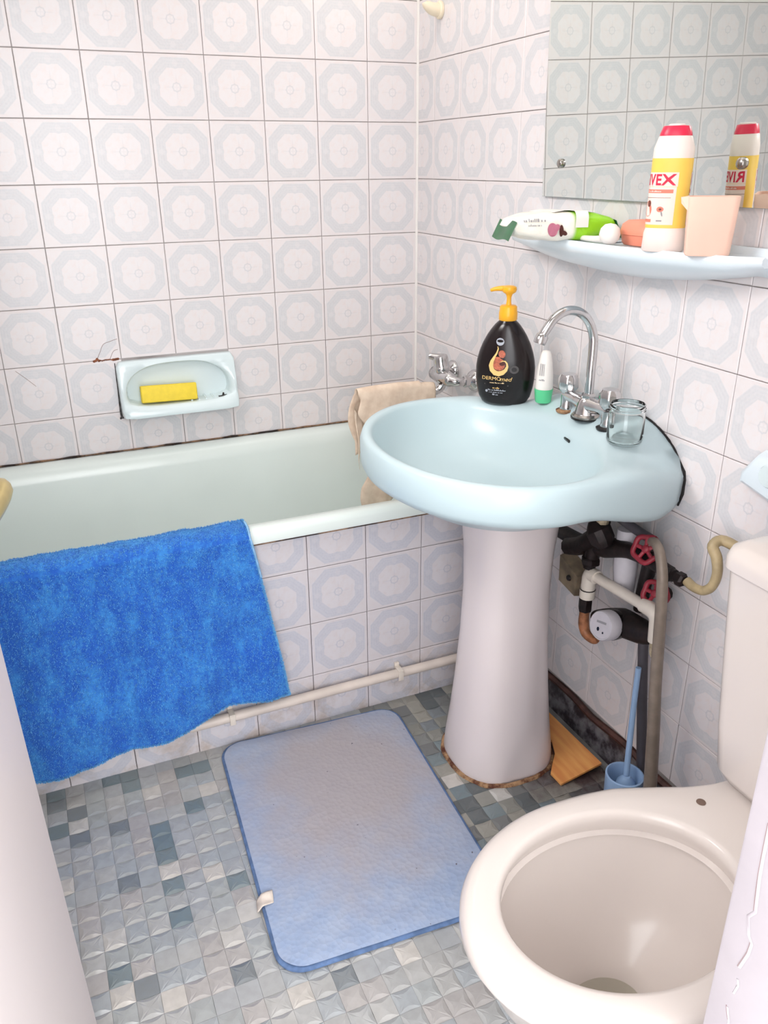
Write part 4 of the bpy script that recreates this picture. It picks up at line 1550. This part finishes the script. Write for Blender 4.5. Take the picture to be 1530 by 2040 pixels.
# ------------------------------------------------------------------ small pale blue holder at the right edge of the picture
hd_ = thing('wall_holder', 'pale blue ceramic tissue holder on the right wall beside the washbasin', 'holder', (0, -1.440, 0.835))
MB().loft([[(-0.001, -0.08, -0.05), (-0.001, 0.078, -0.020), (-0.001, 0.078, 0.000), (-0.001, 0.045, 0.045), (-0.001, -0.08, 0.06)],
           [(-0.020, -0.08, -0.05), (-0.020, 0.072, -0.018), (-0.020, 0.072, 0.000), (-0.020, 0.042, 0.040), (-0.020, -0.08, 0.055)],
           [(-0.026, -0.075, -0.042), (-0.026, 0.062, -0.013), (-0.026, 0.062, 0.0), (-0.026, 0.038, 0.033), (-0.026, -0.075, 0.047)]]).obj('holder_body', M['ceramic_shelf'], hd_, 40)
MB().lathe([(0.020, 0.0), (0.018, 0.003), (0.012, 0.0032)], 24, (-0.0262, 0.010, 0.012), (-1, 0, 0)).obj('holder_recess', M['ceramic_dish'], hd_)

# ------------------------------------------------------------------ plumbing under the basin
vp = thing('pvc_pipe', 'white plastic water pipe with two elbows on the wall under the washbasin', 'pipe', (-0.075, 0, 0))
MB().tube([(0, -1.075, 0.500), (0, -1.24, 0.511), (0, -1.262, 0.512)], 0.0118, 14, 0).obj('pipe', M['pvc'], vp)
MB().tube([(0, -1.085, 0.500), (0, -1.068, 0.500), (0, -1.060, 0.492), (0, -1.059, 0.478), (0, -1.058, 0.462)], 0.0160, 14, 4).obj('elbow', M['pvc'], vp)
MB().lathe([(0.0172, 0.438), (0.0172, 0.458), (0.016, 0.461)], 16, (0, -1.058, 0)).obj('socket', M['pvc'], vp)
MB().lathe([(0.0168, 0.4575), (0.0176, 0.459), (0.0168, 0.4605)], 16, (0, -1.058, 0)).obj('joint_ring', M['iron'], vp)
MB().tube([(0, -1.235, 0.511), (0, -1.262, 0.512), (0, -1.276, 0.505), (0, -1.279, 0.490), (0, -1.281, 0.452)], [0.0155, 0.016, 0.016, 0.0155, 0.015], 14, 4).obj('elbow', M['pvc'], vp)
MB().tube([(0, -1.281, 0.455), (0.004, -1.281, 0.425), (0.010, -1.283, 0.405)], [0.011, 0.012, 0.008], 10, 3).obj('union', M['grout_white'], vp)

wm = thing('water_meter', 'round grey and black water meter on the pipe under the washbasin', 'water meter', (-0.075, -1.165, 0.427))
ax_ = Vector((-0.92, -0.12, 0.22)).normalized()
MB().tube([(0.012, 0.085, -0.03), (0.012, 0.045, -0.012), (0.015, 0.0, 0.0), (0.012, -0.06, 0.014), (0.008, -0.105, 0.03)], [0.014, 0.022, 0.032, 0.027, 0.018], 14, 5).obj('meter_body', M['iron'], wm, 60)
MB().lathe([(0.030, -0.01), (0.033, 0.012), (0.033, 0.020)], 28, (0, 0, 0), ax_).obj('meter_case', M['black'], wm)
MB().lathe([(0.0315, 0.018), (0.0325, 0.022), (0.0325, 0.046), (0.030, 0.050), (0.028, 0.050), (0.027, 0.0485), (0.0, 0.0485)], 32, (0, 0, 0), ax_, True, False).obj('meter_cover', M['meter_grey'], wm, 40)
q_ = Vector((0, 0, 1)).rotation_difference(ax_)
mk = MB()
ux = (Vector((0.45, -0.8, 0)) - ax_ * Vector((0.45, -0.8, 0)).dot(ax_)).normalized()
uy = ax_.cross(ux)
if uy.z < 0:
    uy = -uy


def on_meter(u, v, eps=0.0):
    return tuple(ax_ * (0.0487 + eps) + ux * u + uy * v)


mk = blob(-0.006, -0.009, 0.0035, 0.0045, M['black'], wm, on_meter, 0.0004)
blob(0.008, -0.013, 0.002, 0.0025, M['black'], wm, on_meter, 0.0004)
print_poly([((-0.013, 0.004), (-0.013, 0.009)), ((0.013, 0.006), (0.013, 0.011))], M['grey_print'], wm, on_meter, 0.0004)

cp = thing('copper_elbow_pipe', 'stained copper bend below the white elbow under the washbasin', 'pipe', (-0.078, -1.058, 0.0))
MB().tube([(0, 0, 0.438), (0, -0.001, 0.41), (0.0, -0.002, 0.372), (0.002, -0.012, 0.350), (0.006, -0.035, 0.345), (0.008, -0.045, 0.352)], [0.012, 0.011, 0.0125, 0.0115, 0.009, 0.006], 12, 4).obj('bend', M['copper'], cp, 60)
MB().lathe([(0.0145, 0.405), (0.0155, 0.41), (0.0155, 0.432), (0.0145, 0.437)], 6, (0, -0.0005, 0)).obj('nut', M['iron'], cp, 20)

ww = []
for k_, (p, axw, rw) in enumerate((((-0.075, -1.222, 0.630), (-0.82, -0.35, 0.45), 0.0255), ((-0.060, -1.248, 0.540), (-0.85, -0.35, 0.40), 0.0245))):
    lab_ = ('upper red valve wheel under the washbasin beside the hose top', 'lower red valve wheel half hidden behind the tan hose')[k_]
    t = thing('valve_wheel', lab_, 'valve', p, 0, 'red valve wheels under the washbasin')
    A = Vector(axw).normalized()
    qq = Vector((0, 0, 1)).rotation_difference(A)
    w = MB()
    nn = 40
    pts = []
    for i in range(nn + 1):
        a = 2 * PI * i / nn
        rr = rw * (1 + 0.07 * math.cos(5 * a))
        pts.append(qq @ Vector((rr * math.cos(a), rr * math.sin(a), 0)))
    w.tube(pts, 0.0055, 8, 0, False)
    for i in range(5):
        a = 2 * PI * (i + 0.5) / 5
        w.tube([qq @ Vector((0.004 * math.cos(a), 0.004 * math.sin(a), 0.001)), qq @ Vector((rw * math.cos(a), rw * math.sin(a), 0))], 0.0042, 6, 0)
    w.lathe([(0.008, -0.006), (0.008, 0.005), (0.006, 0.007)], 14, (0, 0, 0), A)
    w.obj('wheel', M['red_wheel'], t, 60)
    MB().tube([A * -0.004, A * -0.03, Vector((0.045, 0.012, -0.015))], [0.0075, 0.010, 0.013], 10, 3).obj('spindle', M['iron'], t)

bv = thing('iron_pipework', 'dirty black iron pipes and fittings close under the washbasin', 'pipework', (0, 0, 0))
MB().tube([(-0.065, -0.93, 0.545), (-0.065, -1.02, 0.553), (-0.065, -1.09, 0.575), (-0.065, -1.16, 0.598), (-0.062, -1.225, 0.603), (-0.06, -1.29, 0.600)], [0.017, 0.018, 0.024, 0.017, 0.016, 0.013], 12, 4).obj('pipe', M['iron'], bv, 60)
MB().tube([(-0.078, -1.058, 0.512), (-0.075, -1.06, 0.54), (-0.07, -1.063, 0.58), (-0.06, -1.07, 0.64)], [0.013, 0.016, 0.022, 0.015], 12, 4).obj('pipe', M['iron'], bv, 60)
MB().tube([(-0.02, -1.185, 0.60), (-0.03, -1.182, 0.52), (-0.03, -1.180, 0.46)], [0.016, 0.014, 0.015], 12, 4).obj('pipe', M['iron'], bv, 60)
MB().tube([(-0.09, -1.08, 0.605), (-0.075, -1.085, 0.665)], [0.015, 0.017], 12, 0).obj('fitting', M['wood_tan'], bv)
MB().lathe([(0.017, 0), (0.019, 0.004), (0.019, 0.012), (0.016, 0.016)], 12, (-0.088, -1.082, 0.655), (0.2, 0, 1)).obj('fitting', M['chrome_dull'], bv, 30)
MB().tube([(-0.06, -1.10, 0.655), (-0.055, -1.16, 0.645), (-0.05, -1.205, 0.640)], 0.010, 10, 4).obj('pipe', M['grey_rubber'], bv)
MB().lathe([(0.014, 0), (0.016, 0.003), (0.016, 0.016), (0.013, 0.019)], 6, (-0.062, -1.268, 0.600), (0, -1, 0)).obj('nut', M['iron'], bv, 20)
MB().lathe([(0.011, 0), (0.014, 0.002), (0.014, 0.016), (0.010, 0.02)], 6, (-0.060, -1.298, 0.601), (0, -1, 0.05)).obj('nut', M['iron'], bv, 20)
MB().tube([(-0.045, -1.13, 0.63), (-0.045, -1.135, 0.55), (-0.045, -1.14, 0.48)], [0.022, 0.026, 0.020], 12, 4).obj('grey_riser', M['meter_grey'], bv, 60)

MB().lathe([(0.0, -0.03), (0.018, -0.026), (0.026, -0.012), (0.027, 0.012), (0.019, 0.026), (0.013, 0.034), (0.0, 0.036)], 10, (-0.090, -1.100, 0.612), (-0.2, 0.5, 0.8), False, False).obj('valve_body', M['iron'], bv, 30)
MB().lathe([(0.019, 0), (0.021, 0.003), (0.021, 0.014), (0.018, 0.017)], 6, (-0.076, -1.059, 0.522), (0, 0, 1)).obj('nut', M['iron'], bv, 20)
MB().lathe([(0.0155, 0), (0.0165, 0.002), (0.0165, 0.008), (0.015, 0.010)], 12, (-0.0745, -1.06, 0.548), (0.1, 0, 1)).obj('fitting', M['chrome_dull'], bv, 30)
MB().tube([(-0.085, -0.985, 0.535), (-0.08, -1.03, 0.556), (-0.085, -1.08, 0.60)], [0.020, 0.022, 0.020], 9, 3).obj('pipe', M['iron'], bv, 40)
MB().tube([(-0.09, -1.095, 0.628), (-0.085, -1.10, 0.664)], [0.016, 0.012], 8, 0).obj('fitting', M['grout_white'], bv, 30)
th_ = thing('cistern_hose', 'tan flexible hose looping from the iron pipe to the toilet cistern', 'hose', (-0.055, 0, 0))
MB().tube([(0, -1.318, 0.602), (0.0, -1.338, 0.598), (0.0, -1.362, 0.603), (0, -1.380, 0.622), (0.0, -1.386, 0.650), (0.0, -1.379, 0.678), (0.0, -1.366, 0.697), (0.02, -1.372, 0.705), (0.03, -1.42, 0.69), (0.0, -1.50, 0.66), (-0.05, -1.535, 0.64)], [0.0095, 0.009, 0.009, 0.009, 0.009, 0.010, 0.010, 0.010, 0.010, 0.009, 0.008], 12, 5).obj('hose', M['tan_hose'], th_, 60)

gh = thing('grey_brown_hose', 'long grey-brown flexible hose hanging from the red valve to the floor', 'hose', (-0.09, 0, 0))
MB().tube([(0.01, -1.240, 0.655), (0.002, -1.258, 0.662), (-0.006, -1.280, 0.655), (-0.01, -1.298, 0.625), (-0.01, -1.306, 0.58), (-0.008, -1.312, 0.50), (-0.004, -1.318, 0.38), (0.0, -1.328, 0.26), (0.004, -1.338, 0.12), (0.006, -1.342, 0.006)], [0.009, 0.0095, 0.010, 0.0105, 0.011, 0.0115, 0.012, 0.013, 0.014, 0.015], 12, 5).obj('hose', plain('grey_brown_hose_rubber', rgb(142, 128, 116), 0.42, 0.1, 0.08, 40), gh, 60)
dp = thing('dark_drain_pipe', 'dark grey straight pipe beside the brown hose under the washbasin', 'pipe', (-0.034, 0, 0))
MB().tube([(0, -1.204, 0.405), (0, -1.226, 0.26), (0, -1.256, 0.08), (0, -1.266, 0.006)], [0.0105, 0.0108, 0.0115, 0.012], 12, 4).obj('pipe', M['grey_rubber'], dp, 60)

tb = thing('toilet_brush', 'light blue toilet brush standing in its round holder behind the toilet', 'toilet brush', (-0.088, -1.262, 0.0))
MB().tube([(0.006, 0.002, 0.10), (0.020, 0.022, 0.25), (0.026, 0.030, 0.355)], [0.0068, 0.0062, 0.0060], 12, 4).obj('handle', M['brush_blue'], tb)
MB().lathe([(0.0, 0.02), (0.018, 0.022), (0.024, 0.05), (0.020, 0.085), (0.008, 0.10)], 18, (0.004, -0.002, 0), (0.0, 0.0, 1), False, True).obj('brush_head', M['brush_blue'], tb)
MB().lathe([(0.036, 0.003), (0.038, 0.006), (0.041, 0.105), (0.0375, 0.1065), (0.035, 0.103), (0.032, 0.012)], 28).obj('holder', M['brush_blue'], tb, 50)

wb = thing('stained_bracket', 'stained tan block on the wall behind the pedestal neck', 'bracket', (-0.012, -0.925, 0.425))
MB().loft([[(0.010, 0.03, 0.045), (0.010, -0.055, 0.02), (0.010, -0.045, -0.045), (0.010, 0.03, -0.03)], [(-0.028, 0.025, 0.040), (-0.028, -0.050, 0.015), (-0.026, -0.040, -0.040), (-0.026, 0.025, -0.028)]]).obj('plate', M['cardboard'], wb, 20)
MB().tube([(-0.03, -0.02, 0.0), (-0.034, -0.02, 0.0)], [0.008, 0.006], 10, 0).obj('bolt', M['iron'], wb)

bdm = Matrix.Translation((0, 0, 0))
board = MB()
top = [(-0.056, -0.915), (-0.052, -1.145), (-0.165, -1.147), (-0.166, -1.106), (-0.145, -1.082), (-0.122, -1.058), (-0.106, -1.02), (-0.098, -0.93)]
board.loft([[(x_, y_, 0.0052 + 0.022 * max(0, (x_ + 0.17) / 0.12)) for x_, y_ in top], [(x_, y_, 0.0102 + 0.022 * max(0, (x_ + 0.17) / 0.12)) for x_, y_ in top]])
bo_ = board.obj('orange_board', M['board'], None, 0)
tag(bo_, 'flat orange-brown board lying on the floor behind the pedestal', 'board')

# ------------------------------------------------------------------ bath mat
mt = thing('bath_mat', 'pale blue worn bath mat on the mosaic floor in front of the bathtub', 'bath mat', (-0.650, -1.040, 0.0045), math.radians(-3.2))


def mat_ring(w, l, r, z, n_=8):
    return [(a, b, z) for a, b in rrect(-w, w, -l, l, r, n_)]


W_, H_ = 0.232, 0.332
bmx = MB()
NX, NY = 60, 84


def mat_top(u, v):
    x_, y_ = (u - 0.5) * 2 * (W_ - 0.006), (v - 0.5) * 2 * (H_ - 0.006)
    r = 0.05
    ax2, ay2 = abs(x_) - (W_ - 0.006 - r), abs(y_) - (H_ - 0.006 - r)
    if ax2 > 0 and ay2 > 0:
        m = max(ax2, ay2)
        d = math.hypot(ax2, ay2)
        k_ = m / d
        x_ = math.copysign(W_ - 0.006 - r + ax2 * k_, x_)
        y_ = math.copysign(H_ - 0.006 - r + ay2 * k_, y_)
    e = min(1, min(W_ - abs(x_), H_ - abs(y_)) / 0.03)
    return Vector((x_, y_, 0.008 + 0.004 * math.sqrt(max(0, e)) + 0.0012 * noise.noise((x_ * 20, y_ * 20, 0))))


bmx.grid(mat_top, NX, NY)
bmx.obj('mat_top', M['mat'], mt, 180)
MB().loft([mat_ring(W_ - 0.004, H_ - 0.004, 0.05, 0.0), mat_ring(W_, H_, 0.053, 0.003), mat_ring(W_, H_, 0.053, 0.007), mat_ring(W_ - 0.003, H_ - 0.003, 0.052, 0.0095), mat_ring(W_ - 0.008, H_ - 0.008, 0.049, 0.0085)], True, True, True).obj('binding', M['mat_edge'], mt, 50)
tg = MB().grid(lambda u, v: Vector((-W_ - 0.010 + 0.034 * u + 0.004 * v, -0.180 + 0.030 * v + 0.006 * u, 0.0150 - 0.009 * sstep(0.35, 0.0, u) + 0.0015 * math.sin(v * 6 + u * 4))), 10, 8)
to = tg.obj('care_tag', M['tag'], mt, 180)
s2 = to.modifiers.new('thick', 'SOLIDIFY')
s2.thickness = 0.0015

# ------------------------------------------------------------------ toilet
wc = thing('toilet', 'white porcelain toilet without a seat at the right front', 'toilet', (0, -1.71, 0))
TC = Vector((-0.487, 0.0))


def w_rear(x):
    tab = [(-0.487, 0.190), (-0.42, 0.187), (-0.366, 0.178), (-0.30, 0.152), (-0.25, 0.130), (-0.20, 0.116), (-0.10, 0.108), (-0.04, 0.105)]
    for (xa, wa), (xb, wb2) in zip(tab[:-1], tab[1:]):
        if xa <= x <= xb:
            t = (x - xa) / (xb - xa)
            return wa + (wb2 - wa) * t
    return tab[-1][1]


poly = []
for i in range(41):
    a = PI / 2 + PI * i / 40
    poly.append(Vector((TC.x + 0.236 * math.cos(a), 0.190 * math.sin(a))))
for i in range(1, 24):
    x_ = TC.x + (-0.04 - TC.x) * i / 23
    poly.append(Vector((x_, -w_rear(x_))))
for i in range(22, 0, -1):
    x_ = TC.x + (-0.04 - TC.x) * i / 23
    poly.append(Vector((x_, w_rear(x_))))


def ray_poly(th):
    d = Vector((math.cos(th), math.sin(th)))
    best = 0
    for p, q in zip(poly, poly[1:] + poly[:1]):
        a = p - TC
        b = q - p
        den = d.x * b.y - d.y * b.x
        if abs(den) < 1e-12:
            continue
        t = (a.x * b.y - a.y * b.x) / den
        s_ = (a.x * d.y - a.y * d.x) / den
        if t > 0 and -1e-6 <= s_ <= 1.000001:
            best = max(best, t)
    return best


NT = 96
OR = [ray_poly(2 * PI * i / NT) for i in range(NT)]


def t_ring(kind, a, z, sx=0.0):
    out = []
    for i in range(NT):
        t = 2 * PI * i / NT
        c, s = math.cos(t), math.sin(t)
        ri = 1 / math.sqrt((c / 0.178) ** 2 + (s / 0.142) ** 2)
        ro = OR[i]
        r = ri * a if kind == 'i' else (ro - (a if True else 0) if kind == 'off' else ro * a)
        out.append((TC.x + sx + r * c, r * s, z))
    return out


def t_low(k_, z, xc, a, b):
    return [(xc + a * math.cos(2 * PI * i / NT), b * math.sin(2 * PI * i / NT), z) for i in range(NT)]


bowl = MB().loft([t_low(0, 0.0, -0.36, 0.20, 0.115), t_low(0, 0.015, -0.36, 0.20, 0.115), t_low(0, 0.05, -0.36, 0.185, 0.105), t_low(0, 0.13, -0.37, 0.185, 0.105), t_low(0, 0.20, -0.40, 0.205, 0.125), t_low(0, 0.27, -0.44, 0.235, 0.152),
                 t_ring('off', 0.028, 0.325), t_ring('off', 0.008, 0.352), t_ring('off', 0.0, 0.368), t_ring('off', 0.0, 0.384), t_ring('off', 0.004, 0.394), t_ring('off', 0.012, 0.3985), t_ring('off', 0.020, 0.400),
                 t_ring('i', 1.06, 0.400), t_ring('i', 1.02, 0.3985), t_ring('i', 1.0, 0.393), t_ring('i', 0.99, 0.384), t_ring('i', 1.05, 0.358), t_ring('i', 1.0, 0.354), t_ring('i', 1.045, 0.351), t_ring('i', 1.045, 0.342),
                 t_ring('i', 0.99, 0.305), t_ring('i', 0.86, 0.255, 0.01), t_ring('i', 0.66, 0.212, 0.01), t_ring('i', 0.44, 0.178, 0.0), t_ring('i', 0.30, 0.150, 0.0), t_ring('i', 0.24, 0.11, 0.0)])
bo2 = bowl.obj('bowl', M['porcelain'], wc, 50)
MB().loft([t_low(0, 0.158, -0.487, 0.060, 0.048), t_low(0, 0.1584, -0.487, 0.059, 0.047)]).obj('water', M['water'], wc, 0)
for y_ in (0.088, -0.088):
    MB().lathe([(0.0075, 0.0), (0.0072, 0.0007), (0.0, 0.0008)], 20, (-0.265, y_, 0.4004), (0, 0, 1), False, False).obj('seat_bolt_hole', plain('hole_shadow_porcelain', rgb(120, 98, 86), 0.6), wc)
ci = MB().loft([[(x_, y_, z_) for x_, y_ in rrect(-fx, -0.012, -hw, hw, 0.03, 6)] for z_, fx, hw in ((0.402, 0.185, 0.105), (0.408, 0.200, 0.122), (0.425, 0.208, 0.136), (0.50, 0.210, 0.147), (0.65, 0.212, 0.163), (0.768, 0.213, 0.175))])
ci.obj('cistern', M['porcelain'], wc, 50)
ld = MB().loft([[(x_, y_, z_) for x_, y_ in rrect(-fx, -0.010, -hw, hw, r_, 6)] for z_, fx, hw, r_ in ((0.770, 0.216, 0.178, 0.03), (0.772, 0.219, 0.182, 0.032), (0.788, 0.219, 0.182, 0.032), (0.802, 0.214, 0.177, 0.03), (0.810, 0.200, 0.163, 0.028), (0.813, 0.17, 0.13, 0.025))])
ld.obj('cistern_lid', M['porcelain'], wc, 50)
MB().lathe([(0.016, 0.812), (0.016, 0.818), (0.013, 0.82)], 20, (-0.11, 0, 0)).obj('flush_button', M['chrome'], wc)
